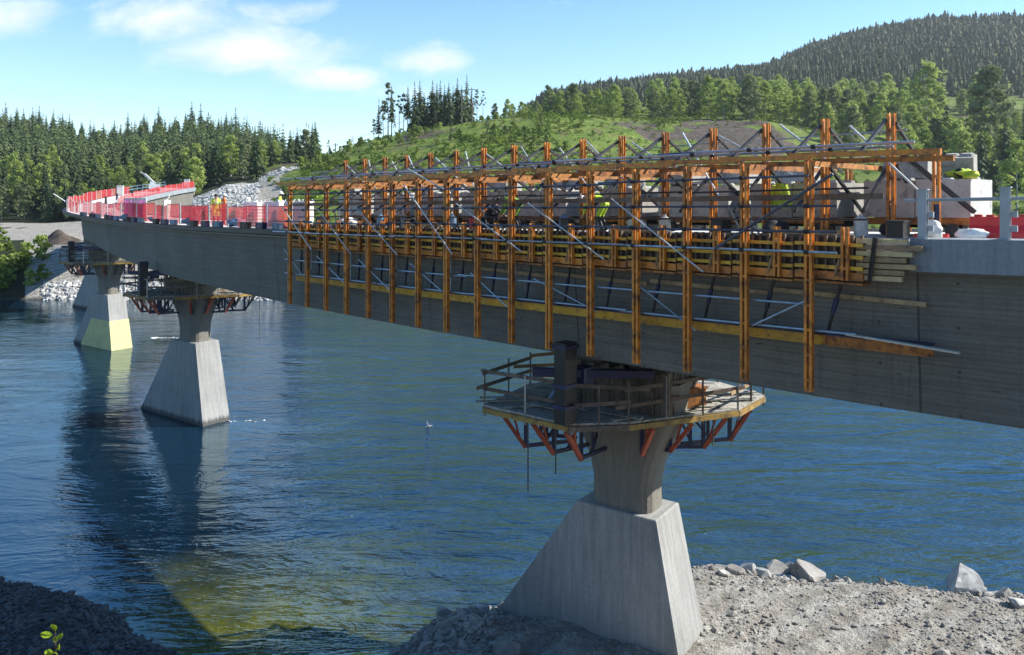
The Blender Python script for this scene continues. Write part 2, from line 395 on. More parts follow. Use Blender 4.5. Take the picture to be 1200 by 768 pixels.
def height(X, Y):
    X = np.asarray(X, float); Y = np.asarray(Y, float)
    u = CX + F * X / np.maximum(Y, 12.0)
    # near bank
    e = np.interp(X, _SX, _SY) + 0.7 * _vn(X, Y, .55, 3) + .35 * _vn(X, Y, 1.6, 4) - Y
    bank = np.where(e > 0, 1.25 * (1 - np.exp(-np.maximum(e, 0) / 1.5)), -0.28 * np.minimum(-e, 12))
    bank = np.where(e > 0, np.maximum(bank, 13.2 - .62 * Y), bank)
    bank = bank + np.where(e > 0, .22 * _vn(X, Y, .8, 5) + .10 * _vn(X, Y, 2.3, 6), 0)
    # mound of broken rock at the foot of the near pier
    bank = bank + .55 * np.exp(-((X + 1.9) / 1.2) ** 2 - ((Y - 25.0) / 1.1) ** 2)
    # far bank
    uc = np.clip((u - _UU[0]) / 10.0, 0, len(_UU) - 1.001); ui = uc.astype(int); fu = uc - ui
    dj = np.clip(np.interp(Y, _DD, np.arange(len(_DD))), 0, len(_DD) - 1.001); di = dj.astype(int); fd = dj - di
    far = (_T[di, ui] * (1 - fd) + _T[di + 1, ui] * fd) * (1 - fu) + (_T[di, ui + 1] * (1 - fd) + _T[di + 1, ui + 1] * fd) * fu
    rough = np.clip((Y - 108) / 20, 0, 1)
    far = far + rough * (2.0 * _vn(X, Y, .045, 7) + .9 * _vn(X, Y, .12, 8) + .45 * _vn(X, Y, .35, 9)) * np.where((u < 260) & (Y < 185), .25, 1.0)
    far = far + np.exp(-((u - 70) / 16) ** 2 - ((Y - 136) / 5) ** 2) * (1.8 + 1.5 * _vn(X, Y, .5, 12))
    shore = Y + 2.2 * _vn(X, Y, .06, 2) + 1.2 * _vn(X, Y, .2, 1)
    z = np.where(Y < 60, bank, np.where(shore < 107, -3.0 * np.clip((107 - shore) / 20, .05, 1), far))
    # road ramp carrying on from the end of the bridge
    return z
def hz(x, y): return float(height(np.array([x]), np.array([y]))[0])

# ground sheet -----------------------------------------------------------------
def build_ground():
    ys = np.concatenate([np.linspace(-35, 9, 12), np.arange(10, 36, .22), np.linspace(37, 104, 22), np.arange(105, 190, 1.0),
                         np.arange(190, 440, 3.0), np.geomspace(440, 1380, 46)])
    t = np.concatenate([np.linspace(-2.6, -1.02, 60), np.linspace(-1.0, 1.0, 430), np.linspace(1.02, 2.6, 60)]) * .82
    # fan sheet, denser where the photograph looks
    Yg, Tg = np.meshgrid(ys, t, indexing='ij')
    Xg = Tg * (Yg * .98 + np.where(Yg < 40, 14 * (1 - np.clip(Yg, -35, 40) / 40) + 2, 2))
    Zg = height(Xg, Yg)
    Ug = CX + F * Xg / np.maximum(Yg, 12)
    V = np.stack([Xg, Yg, Zg], -1).reshape(-1, 3)
    nr, nc = Yg.shape
    idx = np.arange(nr * nc).reshape(nr, nc)
    Fc = np.stack([idx[:-1, :-1], idx[:-1, 1:], idx[1:, 1:], idx[1:, :-1]], -1).reshape(-1, 4)
    # zones: R grass, G bare brown earth, B pale gravel and rock
    n1 = _vn(Xg, Yg, .05, 21) + .5 * _vn(Xg, Yg, .15, 22)
    near = Yg < 60
    grass = np.where(near, 0, np.clip((Ug - 318 + (Yg - 170) * .5) / 14 + n1 * 1.2, 0, 1))
    brown = np.exp(-((Ug - 870) / 95) ** 2 - ((Yg - 205) / 26) ** 2) * 1.5 + n1 * 1.5 + .5 * _vn(Xg, Yg, .4, 23) + 1.3 * np.exp(-((Ug - 68) / 20) ** 2 - ((Yg - 138) / 8) ** 2)
    brown = np.clip((brown - .45) * 3, 0, 1) * (~near)
    # the slope under the bridge and its ramp is bare rock
    rock = np.where((Ug < 330) & (Yg < 215) & (Yg > 100), np.clip(1.3 - np.maximum(0, Yg - np.where(Ug > 303, 184, 164)) / 6, 0, 1), 0)
    rock = np.where((Ug < 30) & (Yg < 140) & (Yg > 105), rock * .2, rock)
    wood = np.where((Ug < 235) & (Yg > 168), np.clip((Yg - 168) / 8, 0, 1), 0)
    rock = np.maximum(rock * (1 - wood), near * 1.0)
    rock = rock * (1 - .9 * np.clip(brown, 0, 1) * (~near))
    shore_shade = np.where(near, np.clip((-8.5 - Xg) / 2.0, 0, 1), 0)  # bridge shadow on the left shore, painted in through the zone alpha
    colr = np.stack([grass, brown, rock, 1 - shore_shade], -1).reshape(-1, 4)
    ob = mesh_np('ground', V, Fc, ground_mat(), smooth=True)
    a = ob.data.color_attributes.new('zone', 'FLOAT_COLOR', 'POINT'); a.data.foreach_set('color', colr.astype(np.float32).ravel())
    tag(ob, kind='structure')
    return ob
def ground_mat():
    m, nt, b = new_mat('ground')
    at_ = nt.nodes.new('ShaderNodeVertexColor'); at_.layer_name = 'zone'
    sp = nt.nodes.new('ShaderNodeSeparateColor'); L(nt, at_.outputs['Color'], sp.inputs[0])
    pos = nt.nodes.new('ShaderNodeNewGeometry').outputs['Position']
    nA = noise(nt, pos, .09, 6, .7); nB = noise(nt, pos, .55, 6, .72); nC = noise(nt, pos, 3.2, 6, .75); nD = noise(nt, pos, 14, 4, .7)
    floor_ = ramp(nt, nB.outputs[0], [(.3, (.012, .017, .008)), (.7, (.035, .045, .018))]).outputs[0]
    g1 = ramp(nt, nA.outputs[0], [(.32, (.07, .12, .018)), (.52, (.13, .19, .03)), (.7, (.20, .23, .06))]).outputs[0]
    g = mix(nt, .8, g1, ramp(nt, nB.outputs[0], [(.3, (.22, .22, .2)), (.7, (.72, .72, .7))]).outputs[0], 'OVERLAY')
    dry = ramp(nt, noise(nt, pos, .22, 5, .7).outputs[0], [(.53, 0), (.62, .8)]).outputs[0]
    g = mix(nt, dry, g, (.13, .105, .06))
    br = ramp(nt, nB.outputs[0], [(.3, (.045, .036, .030)), (.55, (.10, .08, .066)), (.7, (.19, .16, .135))]).outputs[0]
    rk = ramp(nt, nC.outputs[0], [(.28, (.15, .147, .138)), (.5, (.36, .352, .33)), (.72, (.55, .54, .51))]).outputs[0]
    rk = mix(nt, .5, rk, ramp(nt, nB.outputs[0], [(.3, (.3, .3, .29)), (.7, (.62, .61, .58))]).outputs[0], 'OVERLAY')
    tan = ramp(nt, noise(nt, mapping(nt, pos, (.5, 1.3, 1), (0, 0, R(20))), .5, 6, .7).outputs[0], [(.45, 0), (.60, .38)]).outputs[0]
    rk = mix(nt, tan, rk, (.29, .26, .215))
    rk = mix(nt, .5, rk, ramp(nt, nD.outputs[0], [(.3, (.25, .25, .25)), (.7, (.7, .7, .7))]).outputs[0], 'OVERLAY')
    tracks = nt.nodes.new('ShaderNodeTexWave'); tracks.inputs['Scale'].default_value = .22; tracks.inputs['Distortion'].default_value = 5
    tracks.inputs['Detail'].default_value = 3
    L(nt, mapping(nt, pos, (1, 1, 1), (0, 0, R(55))), tracks.inputs['Vector'])
    rk = mix(nt, .5, rk, ramp(nt, tracks.outputs[0], [(.25, (.38, .35, .32)), (.6, (.56, .56, .55))]).outputs[0], 'OVERLAY')
    dk = ramp(nt, nC.outputs[0], [(.3, (.03, .032, .034)), (.7, (.13, .13, .13))]).outputs[0]  # gravel colour with the bridge shadow painted in
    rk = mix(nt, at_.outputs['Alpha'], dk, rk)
    def soft(s): return ramp(nt, math_(nt, 'ADD', s, math_(nt, 'MULTIPLY', math_(nt, 'SUBTRACT', nB.outputs[0], .5), .9)), [(.35, 0), (.6, 1)]).outputs[0]
    c = mix(nt, soft(sp.outputs[0]), floor_, g)
    c = mix(nt, soft(sp.outputs[2]), c, rk)
    c = mix(nt, soft(sp.outputs[1]), c, br)
    sz = nt.nodes.new('ShaderNodeSeparateXYZ'); L(nt, pos, sz.inputs[0])
    wet = ramp(nt, math_(nt, 'ADD', sz.outputs[2], math_(nt, 'MULTIPLY', math_(nt, 'SUBTRACT', nC.outputs[0], .5), .35)), [(.10, .8), (.42, 0)]).outputs[0]
    c = mix(nt, wet, c, (.045, .043, .036))
    L(nt, c, b.inputs['Base Color']); b.inputs['Roughness'].default_value = .95; b.inputs['Specular IOR Level'].default_value = .2
    h = math_(nt, 'ADD', math_(nt, 'MULTIPLY', nB.outputs[0], 1.5), math_(nt, 'ADD', math_(nt, 'MULTIPLY', nC.outputs[0], .5), math_(nt, 'MULTIPLY', nD.outputs[0], .12)))
    bump(nt, b, h, .9, .45)
    return m

# water ------------------------------------------------------------------------
def build_water():
    xs = np.linspace(-420, 420, 61); ys = np.linspace(-20, 125, 30)
    Yg, Xg = np.meshgrid(ys, xs, indexing='ij'); n, c = Yg.shape
    V = np.stack([Xg, Yg, np.zeros_like(Xg)], -1).reshape(-1, 3); idx = np.arange(n * c).reshape(n, c)
    Fc = np.stack([idx[:-1, :-1], idx[:-1, 1:], idx[1:, 1:], idx[1:, :-1]], -1).reshape(-1, 4)
    m, nt, b = new_mat('river_water')
    pos = nt.nodes.new('ShaderNodeNewGeometry').outputs['Position']
    sp = nt.nodes.new('ShaderNodeSeparateXYZ'); L(nt, pos, sp.inputs[0])
    # shallows over a pale, weedy bed along the near shore
    nS = noise(nt, pos, .22, 4, .6)
    nW = noise(nt, pos, 1.3, 4, .7)
    dsh = math_(nt, 'ADD', sp.outputs[1], math_(nt, 'MULTIPLY', math_(nt, 'ADD', sp.outputs[0], 6.0), -.18))
    dsh = math_(nt, 'ADD', dsh, math_(nt, 'MULTIPLY', math_(nt, 'SUBTRACT', nS.outputs[0], .5), 9))
    xm = math_(nt, 'MULTIPLY', ramp(nt, math_(nt, 'DIVIDE', math_(nt, 'ADD', sp.outputs[0], 60), 100), [(.42, 0), (.475, 1)]).outputs[0], ramp(nt, math_(nt, 'DIVIDE', math_(nt, 'ADD', sp.outputs[0], 60), 100), [(.515, 1), (.585, .10)]).outputs[0])   # left bank drops away fast
    shal = math_(nt, 'MULTIPLY', ramp(nt, math_(nt, 'DIVIDE', dsh, 60), [(.455, 1), (.52, .45), (.575, 0)]).outputs[0], xm)
    deep = ramp(nt, noise(nt, pos, .05, 3, .5).outputs[0], [(.3, (.0015, .010, .024)), (.7, (.003, .016, .034))]).outputs[0]
    bed = ramp(nt, nW.outputs[0], [(.35, (.045, .055, .006)), (.65, (.11, .115, .016))]).outputs[0]
    L(nt, mix(nt, shal, deep, bed), b.inputs['Base Color'])
    b.inputs['Roughness'].default_value = .055; b.inputs['IOR'].default_value = 3.0
    # ripples: current streaks, wavelets and fine chop, calmer to the left
    w1 = noise(nt, mapping(nt, pos, (.09, .26, 1), (0, 0, R(-14))), 1.0, 4, .6, 1.4)
    w2 = noise(nt, mapping(nt, pos, (.55, 1.35, 1), (0, 0, R(10))), 1.0, 4, .6, .5)
    w3 = noise(nt, mapping(nt, pos, (2.0, 4.2, 1), (0, 0, R(-6))), 1.0, 3, .6)
    w4 = noise(nt, mapping(nt, pos, (.26, .60, 1), (0, 0, R(22))), 1.0, 4, .62, 1.6)
    calm = ramp(nt, noise(nt, mapping(nt, pos, (.6, 1.3, 1)), .035, 3, .5).outputs[0], [(.36, .18), (.64, 1.15)]).outputs[0]
    left = ramp(nt, math_(nt, 'DIVIDE', math_(nt, 'ADD', sp.outputs[0], math_(nt, 'ADD', math_(nt, 'MULTIPLY', sp.outputs[1], .32), 20)), 40), [(.38, .17), (.70, 1.0)]).outputs[0]
    amp = math_(nt, 'MULTIPLY', calm, left)
    h = math_(nt, 'ADD', math_(nt, 'MULTIPLY', math_(nt, 'MULTIPLY', w1.outputs[0], .9), left), math_(nt, 'MULTIPLY', math_(nt, 'ADD', math_(nt, 'MULTIPLY', w4.outputs[0], .75),  math_(nt, 'ADD', math_(nt, 'MULTIPLY', w2.outputs[0], .36), math_(nt, 'MULTIPLY', w3.outputs[0], .10))), amp))
    b.inputs['Specular Tint'].default_value = (.58, .86, 1.0, 1)
    bump(nt, b, h, 1.0, .50)
    ob = mesh_np('river', V, Fc, m, smooth=True); tag(ob, kind='structure')

# sky --------------------------------------------------------------------------
SUN = Vector((1.315, .184, 1.0)).normalized()
def build_sky():
    w = bpy.data.worlds.new('World'); sc.world = w; w.use_nodes = True; nt = w.node_tree; nt.nodes.clear()
    out = nt.nodes.new('ShaderNodeOutputWorld'); bg = nt.nodes.new('ShaderNodeBackground')
    sky = nt.nodes.new('ShaderNodeTexSky'); sky.sky_type = 'NISHITA'; sky.sun_disc = False
    sky.sun_elevation = math.asin(SUN.z); sky.sun_rotation = math.atan2(SUN.x, SUN.y)
    sky.air_density = 1.0; sky.dust_density = .1; sky.ozone_density = 1.3; sky.altitude = 100
    tc = nt.nodes.new('ShaderNodeTexCoord').outputs['Generated']
    sp = nt.nodes.new('ShaderNodeSeparateXYZ'); L(nt, tc, sp.inputs[0])
    yy = math_(nt, 'MAXIMUM', sp.outputs[1], .05)
    px = math_(nt, 'DIVIDE', sp.outputs[0], yy); py = math_(nt, 'DIVIDE', sp.outputs[2], yy)
    tot = None
    for (x, y, rx, ry, a) in [(20, 18, 62, 26, 1.0), (185, 22, 90, 34, .95), (285, 62, 120, 30, 1.0), (390, 92, 70, 18, .9), (330, 12, 70, 20, .6), (505, 72, 55, 22, .9), (455, 108, 90, 16, .45),
                              (250, -120, 420, 90, .7), (-260, 60, 160, 60, .9), (800, -420, 500, 110, .7), (560, -900, 700, 160, .7), (1500, 20, 220, 50, .8)]:
        cx, cy = (x - CX) / F, (HY - y) / F
        ex = math_(nt, 'MULTIPLY', math_(nt, 'SUBTRACT', px, cx), F / rx); ey = math_(nt, 'MULTIPLY', math_(nt, 'SUBTRACT', py, cy), F / ry)
        g = math_(nt, 'POWER', math.e, math_(nt, 'MULTIPLY', math_(nt, 'ADD', math_(nt, 'MULTIPLY', ex, ex), math_(nt, 'MULTIPLY', ey, ey)), -1.0))
        g = math_(nt, 'MULTIPLY', g, a)
        tot = g if tot is None else math_(nt, 'MAXIMUM', tot, g)
    cv = nt.nodes.new('ShaderNodeCombineXYZ'); L(nt, px, cv.inputs[0]); L(nt, py, cv.inputs[1])
    n1 = noise(nt, mapping(nt, cv.outputs[0], (1, 1.9, 1), (0, 0, R(-14))), 7.5, 8, .62, .35)
    n2 = noise(nt, cv.outputs[0], 22, 5, .65)
    dens = math_(nt, 'ADD', math_(nt, 'MULTIPLY', tot, 1.0), math_(nt, 'MULTIPLY', math_(nt, 'SUBTRACT', n1.outputs[0], .5), 1.7))
    dens = math_(nt, 'ADD', dens, math_(nt, 'MULTIPLY', math_(nt, 'SUBTRACT', n2.outputs[0], .5), .25))
    cover = ramp(nt, dens, [(.30, 0), (.62, .45), (1.05, .92)]).outputs[0]
    front = ramp(nt, sp.outputs[1], [(.06, 0), (.12, 1)]).outputs[0]
    cover = math_(nt, 'MULTIPLY', cover, front)
    # thin veil low over the hills
    veil = ramp(nt, sp.outputs[2], [(.0, .40), (.14, .20), (.32, .06), (.55, 0)]).outputs[0]
    hs = nt.nodes.new('ShaderNodeHueSaturation'); hs.inputs['Saturation'].default_value = 1.35; L(nt, sky.outputs[0], hs.inputs['Color'])
    c0 = mix(nt, veil, hs.outputs[0], (5.2, 8.2, 10.6))
    lit = ramp(nt, n1.outputs[0], [(.35, (4.7, 5.3, 6.4)), (.62, (6.2, 6.4, 6.8))]).outputs[0]
    col = mix(nt, cover, c0, lit)
    L(nt, col, bg.inputs[0]); bg.inputs[1].default_value = .10
    L(nt, bg.outputs[0], out.inputs[0])
    sun = bpy.data.lights.new('sun', 'SUN'); sun.energy = 5.0; sun.angle = R(.53); sun.color = (1, .94, .84)
    so = bpy.data.objects.new('sun', sun); COL.objects.link(so); so.rotation_euler = SUN.to_track_quat('Z', 'Y').to_euler(); so.location = (60, 0, 80)

# trees ------------------------------------------------------------------------
def foliage(name, c1, c2, trans=.25):
    m, nt, b = new_mat(name)
    oi = nt.nodes.new('ShaderNodeObjectInfo'); pos = nt.nodes.new('ShaderNodeNewGeometry').outputs['Position']
    n = noise(nt, pos, .8, 4, .7)
    n2 = noise(nt, pos, .16, 2, .5)
    f = math_(nt, 'ADD', math_(nt, 'MULTIPLY', oi.outputs['Random'], .35), math_(nt, 'ADD', math_(nt, 'MULTIPLY', n.outputs[0], .4), math_(nt, 'MULTIPLY', math_(nt, 'SUBTRACT', n2.outputs[0], .35), .9)))
    c = ramp(nt, f, [(.2, c1), (.85, c2)]).outputs[0]
    L(nt, c, b.inputs['Base Color']); b.inputs['Roughness'].default_value = .75; b.inputs['Specular IOR Level'].default_value = .15
    tl = nt.nodes.new('ShaderNodeBsdfTranslucent'); L(nt, c, tl.inputs[0])
    ms = nt.nodes.new('ShaderNodeMixShader'); ms.inputs[0].default_value = trans
    L(nt, b.outputs[0], ms.inputs[1]); L(nt, tl.outputs[0], ms.inputs[2])
    out = [x for x in nt.nodes if x.type == 'OUTPUT_MATERIAL'][0]; L(nt, ms.outputs[0], out.inputs[0])
    return m
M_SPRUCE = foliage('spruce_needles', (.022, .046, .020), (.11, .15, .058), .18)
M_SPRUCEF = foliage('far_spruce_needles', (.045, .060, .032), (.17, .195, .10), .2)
M_BIRCH = foliage('birch_leaves', (.19, .26, .055), (.40, .48, .14), .45)
M_BIRCHG = foliage('grey_birch_leaves', (.12, .155, .065), (.25, .29, .14), .35)
M_SHRUB = foliage('shrub_leaves', (.085, .15, .022), (.22, .29, .055), .35)
M_BARK = simple('spruce_bark', (.09, .065, .05), .9, 0, .3, 2.0)
M_BIRCHBARK = simple('birch_bark', (.42, .40, .37), .8, 0, .3, 1.5, (.06, .05, .05), .4)

def spruce_np(h, levels, nb, wid, seed, gap=0.12, drop=.35, sub=3):
    g = np.random.default_rng(seed); V = []; Fc = []
    for k in range(levels):
        t = k / (levels - 1)
        z = h * (gap + (1 - gap) * (t ** .93)) * .985
        r = wid * (1 - t) ** .85 * (.8 + .35 * g.random()) + .12
        n = max(4, int(nb * (1 - .5 * t)))
        a0 = g.random() * 6.28
        for i in range(n):
            if g.random() < .10: continue
            a = a0 + 6.283 * i / n + g.normal(0, .2); rr = r * (.65 + .5 * g.random())
            ca, sa = math.cos(a), math.sin(a); sx, sy = -sa, ca
            dz = rr * drop * (.6 + .8 * g.random())
            for q in range(sub):
                f0 = q / sub; f1 = (q + 1.25) / sub
                w = rr * (.34 - .18 * f0) * (.8 + .5 * g.random())
                p0 = rr * f0; p1 = min(rr * f1, rr * 1.05)
                z0 = z + .10 * rr * (1 - f0) - dz * f0 ** 1.2 + g.normal(0, .05); z1 = z + .10 * rr * (1 - f1) - dz * f1 ** 1.2 - .12 * rr * g.random()
                tw = g.normal(0, .25) * w
                b = len(V)
                V += [(ca * p0 - sx * w * .5, sa * p0 - sy * w * .5, z0 - tw), (ca * p1 - sx * w, sa * p1 - sy * w, z1 - w * .55 - tw),
                      (ca * (p1 + .12 * rr), sa * (p1 + .12 * rr), z1), (ca * p0 + sx * w * .5, sa * p0 + sy * w * .5, z0 + tw)]
                V += [(ca * p1 + sx * w, sa * p1 + sy * w, z1 - w * .55 + tw)]
                Fc += [(b, b + 1, b + 2, b + 3), (b + 3, b + 2, b + 4, b + 4)]
    # leader
    b = len(V); V += [(-.13, 0, h * .93), (.13, 0, h * .93), (0, 0, h * 1.02), (0, -.13, h * .93), (0, .13, h * .93)]
    Fc += [(b, b + 1, b + 2, b + 2), (b + 3, b + 4, b + 2, b + 2)]
    return np.array(V), [tuple(dict.fromkeys(f)) for f in Fc]
def leafcloud_np(h, clumps, per, seed, wid=.3, size=.42, base=.22, shape='birch'):
    g = np.random.default_rng(seed); V = []; Fc = []
    for c in range(clumps):
        t = g.random() ** .85
        zc = h * (base + (1 - base) * t)
        prof = math.sin(math.pi * min(.98, (.10 + .86 * t) ** .8)) ** .7 if shape == 'birch' else (1 - t) ** .5
        rad = h * wid * prof * (.35 + .75 * g.random())
        a = g.random() * 6.283
        cx, cy = rad * math.cos(a), rad * math.sin(a)
        cr = h * wid * (.20 + .22 * g.random())
        for i in range(per):
            d = g.normal(0, 1, 3); d /= np.linalg.norm(d) + 1e-6
            p = np.array([cx, cy, zc]) + d * cr * (.35 + .75 * g.random()) * np.array([1, 1, .75])
            n = d + g.normal(0, .6, 3); n /= np.linalg.norm(n)
            u = np.cross(n, g.normal(0, 1, 3)); u /= np.linalg.norm(u) + 1e-6; v = np.cross(n, u)
            s = size * (.5 + .9 * g.random())
            b = len(V); V += [tuple(p - u * s), tuple(p - v * s * .6), tuple(p + u * s), tuple(p + v * s * .6)]
            Fc.append((b, b + 1, b + 2, b + 3))
    return np.array(V), Fc
def pymesh(name, V, Fc, mat):
    me = bpy.data.meshes.new(name); me.from_pydata([tuple(v) for v in V], [], Fc); me.materials.append(mat); me.update(); return me
def trunk_mesh(name, h, r, mat, lean=.02, seed=0, limbs=0, limb_base=.4):
    g = random.Random(seed); b = MB(); rings = []; n = 7
    cx = cy = 0
    for k in range(7):
        t = k / 6; cx += g.uniform(-1, 1) * lean * h * .3; cy += g.uniform(-1, 1) * lean * h * .3
        rr = r * (1 - .93 * t) * (1.35 if k == 0 else 1)
        rings.append([(cx + rr * math.cos(6.283 * i / n), cy + rr * math.sin(6.283 * i / n), h * t - (.6 if k == 0 else 0)) for i in range(n)])
    b.ring_loft(rings)
    for i in range(limbs):
        z = h * (limb_base + (.95 - limb_base) * i / max(1, limbs)); a = g.uniform(0, 6.28); l = h * .22 * (1.15 - z / h)
        b.tube((0, 0, z), (l * math.cos(a), l * math.sin(a), z + l * g.uniform(.2, .9)), r * .28 * (1.1 - z / h), 4, 0, r * .05)
    me = bpy.data.meshes.new(name); me.from_pydata(b.v, [], b.f); me.materials.append(mat); me.update(); return me

SPR = []; BIR = []; SHR = []; THIN = []; PINE = []
def make_variants():
    for i in range(6):
        h = 14.0
        V, Fc = spruce_np(h, 22, 9, 2.1 + .25 * (i % 3), 100 + i, gap=.06 + .05 * (i % 3))
        SPR.append((pymesh('spruce_trunk', *_tv(trunk_mesh('t', h, .19, M_BARK, .01, i)), M_BARK), pymesh('spruce_crown', V, Fc, M_SPRUCE)))
    for i in range(3):
        h = 14.0
        V, Fc = spruce_np(h, 26, 6, 1.15, 140 + i, gap=.22 + .08 * i, sub=2)
        THIN.append((trunk_mesh('thin_trunk', h, .17, M_BARK, .015, i), pymesh('thin_crown', V, Fc, M_SPRUCE)))
    for i in range(6):
        h = 10.0; mt = M_BIRCH if i % 3 else M_BIRCHG
        V, Fc = leafcloud_np(h, 78, 26, 200 + i, wid=.185 + .03 * (i % 3), size=.27, base=.10)
        BIR.append((trunk_mesh('birch_trunk', h * .97, .13, M_BIRCHBARK, .03, i, 9), pymesh('birch_crown', V, Fc, mt)))
    for i in range(4):
        V, Fc = leafcloud_np(2.4, 20, 18, 300 + i, wid=.42, size=.20, base=.08, shape='bush')
        SHR.append((trunk_mesh('shrub_stem', 1.6, .05, M_BARK, .05, i, 4, .1), pymesh('shrub_crown', V, Fc, M_SHRUB if i % 2 else M_BIRCH)))
    for i in range(3):  # sparse pines and bare aspens on the crest
        h = 12.0
        V, Fc = leafcloud_np(h, 13 + 6 * i, 11, 330 + i, wid=.10, size=.33, base=.42)
        PINE.append((trunk_mesh('pine_trunk', h, .12, M_BARK, .03, i, 14, .3), pymesh('pine_crown', V, Fc, M_SPRUCEF)))
def _tv(me): return [tuple(v.co) for v in me.vertices], [tuple(p.vertices) for p in me.polygons]

def tree(kind, var, x, y, h, base_h, label, cat, group, name, z=None):
    s = h / base_h
    z = hz(x, y) if z is None else z
    e = thing(name, label, cat, (x, y, z - .1), random.uniform(0, 6.28), group); e.scale = (s * random.uniform(.85, 1.2), s * random.uniform(.85, 1.2), s)
    t = bpy.data.objects.new('trunk', var[0]); COL.objects.link(t); t.parent = e
    c = bpy.data.objects.new('crown', var[1]); COL.objects.link(c); c.parent = e
    return e

def build_trees():
    make_variants()
    G = random.Random(5)
    # ---- left wood: nearest 290 as trees, the rest one mass
    pts = []
    tries = 0
    while len(pts) < 1500 and tries < 60000:
        tries += 1
        d = 172 + G.random() * 185; u = G.uniform(-160, 372)
        if u > 235 and d < 182: continue
        if u > 303 and d < 200: continue
        x, y = (u - CX) / F * d, d
        if all((x - a) ** 2 + (y - b) ** 2 > (2.4 + .0085 * d) ** 2 for a, b, _ in pts): pts.append((x, y, u))
    inv = sorted((p for p in pts if -25 < p[2] < 372), key=lambda p: p[1])
    vis = inv[:130]
    ridge = [p for p in inv[150:] if p[1] > 296]
    vis += ridge[:165]; vset = set(vis)
    for (x, y, u) in vis:
        birch = (G.random() < (.34 if y < 240 else .2))
        front = 'at the foot of' if y < 215 else ('on the crest of' if y > 296 else 'in the middle of')
        if birch:
            tree('b', G.choice(BIR), x, y, G.uniform(7, 10), 10.0, 'pale green leafy birch among the dark spruces of the wood behind the bridge bend', 'birch tree', 'birches in the left wood', 'birch_tree')
        else:
            tree('s', G.choice(SPR), x, y, G.uniform(8, 12) * (1 if y < 240 else 1.2) * (1.2 if G.random() < .12 else 1), 14.0, f'dark green spruce {front} the wooded hill behind the bridge bend', 'spruce tree', f'spruces {front} the left wood', 'spruce_tree')
    rest = [p for p in pts if p not in vset]
    lows = [spruce_np(14.0, 13, 7, 2.0 + .3 * (i % 3), 500 + i, gap=.08, sub=1) for i in range(6)]
    VS = []; FS = []; off = 0
    for i, (x, y, u) in enumerate(rest):
        Vb, Fb = lows[i % 6]; s_ = G.uniform(9, 14) / 14; a = G.uniform(0, 6.28); ca, sa = math.cos(a), math.sin(a)
        VS.append(np.stack([(Vb[:, 0] * ca - Vb[:, 1] * sa) * s_ * 1.15 + x, (Vb[:, 0] * sa + Vb[:, 1] * ca) * s_ * 1.15 + y, Vb[:, 2] * s_ + hz(x, y) - .2], -1))
        Ft = np.array([t_ for f in Fb for t_ in ([(f[0], f[1], f[2])] + ([(f[0], f[2], f[3])] if len(f) == 4 else []))]); FS.append(Ft + off); off += len(Vb)
    tag(mesh_np('forest', np.concatenate(VS), np.concatenate(FS), M_SPRUCE), kind='stuff', label='dense dark spruce wood on the hill behind the bridge bend', cat='forest')
    # ---- mountain forest, one mass
    mass = MassTrees(); g2 = random.Random(9); n = 0
    while n < 7000:
        d = 385 + (g2.random() ** .75) * 390; u = g2.uniform(560, 1330)
        if d < 470 - (u - 600) * .12 and g2.random() < .8: continue
        x, y = (u - CX) / F * d, d
        z = hz(x, y)
        if u < 640 and d < 560: continue
        n += 1
        mass.add(x, y, z - .4, g2.uniform(6.5, 11.5) * (1.0 if g2.random() < .9 else 1.25), g2.uniform(1.5, 2.5), g2, g2.random() < (.5 if d > 560 else .15))
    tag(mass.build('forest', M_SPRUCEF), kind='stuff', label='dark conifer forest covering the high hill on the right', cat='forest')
    # ---- clump of tall spruces on the crest of the green hill: px, height px
    crest = [(444, 155, 115, 't'), (455, 161, 98, 'p'), (459, 160, 100, 't'), (468, 160, 112, 'p'), (473, 159, 110, 'p'), (478, 158, 101, 't'), (486, 157, 95, 's'), (492, 156, 93, 's'),
             (497, 155, 108, 's'), (501, 154, 112, 't'), (507, 153, 94, 's'), (512, 153, 97, 't'), (516, 152, 93, 's'), (521, 151, 99, 's'), (526, 151, 96, 's'), (531, 150, 100, 's'),
             (536, 149, 91, 's'), (541, 148, 100, 's'), (547, 147, 87, 's'), (552, 146, 106, 's'), (559, 144, 105, 'p'), (566, 143, 107, 'p'), (449, 163, 118, 'p'), (438, 166, 140, 'p'), (413, 177, 160, 'p')]
    for i, (u, yb, yt, k) in enumerate(crest):
        d = 213 + (i * 37 % 11)
        x = (u - CX) / F * d; z = hz(x, d); h = yg(yt, d) - z
        var = {'s': SPR, 't': THIN, 'p': PINE}[k][i % 3]
        bh = {'s': 14.0, 't': 14.0, 'p': 12.0}[k]
        lab = {'s': 'tall dark spruce in the close clump on the crest of the green hill', 't': 'slender spruce with a narrow crown in the clump on the hill crest', 'p': 'thin sparse tree with a bare trunk beside the clump on the hill crest'}[k]
        tree(k, var, x, d, max(3, h), bh, lab, 'spruce tree' if k != 'p' else 'tree', {'s': 'dark spruces of the crest clump', 't': 'slender spruces of the crest clump', 'p': 'sparse trees of the crest clump'}[k],
             'spruce_tree' if k != 'p' else 'sparse_tree')
    # ---- birches on the right-hand slopes
    pts = []; tries = 0
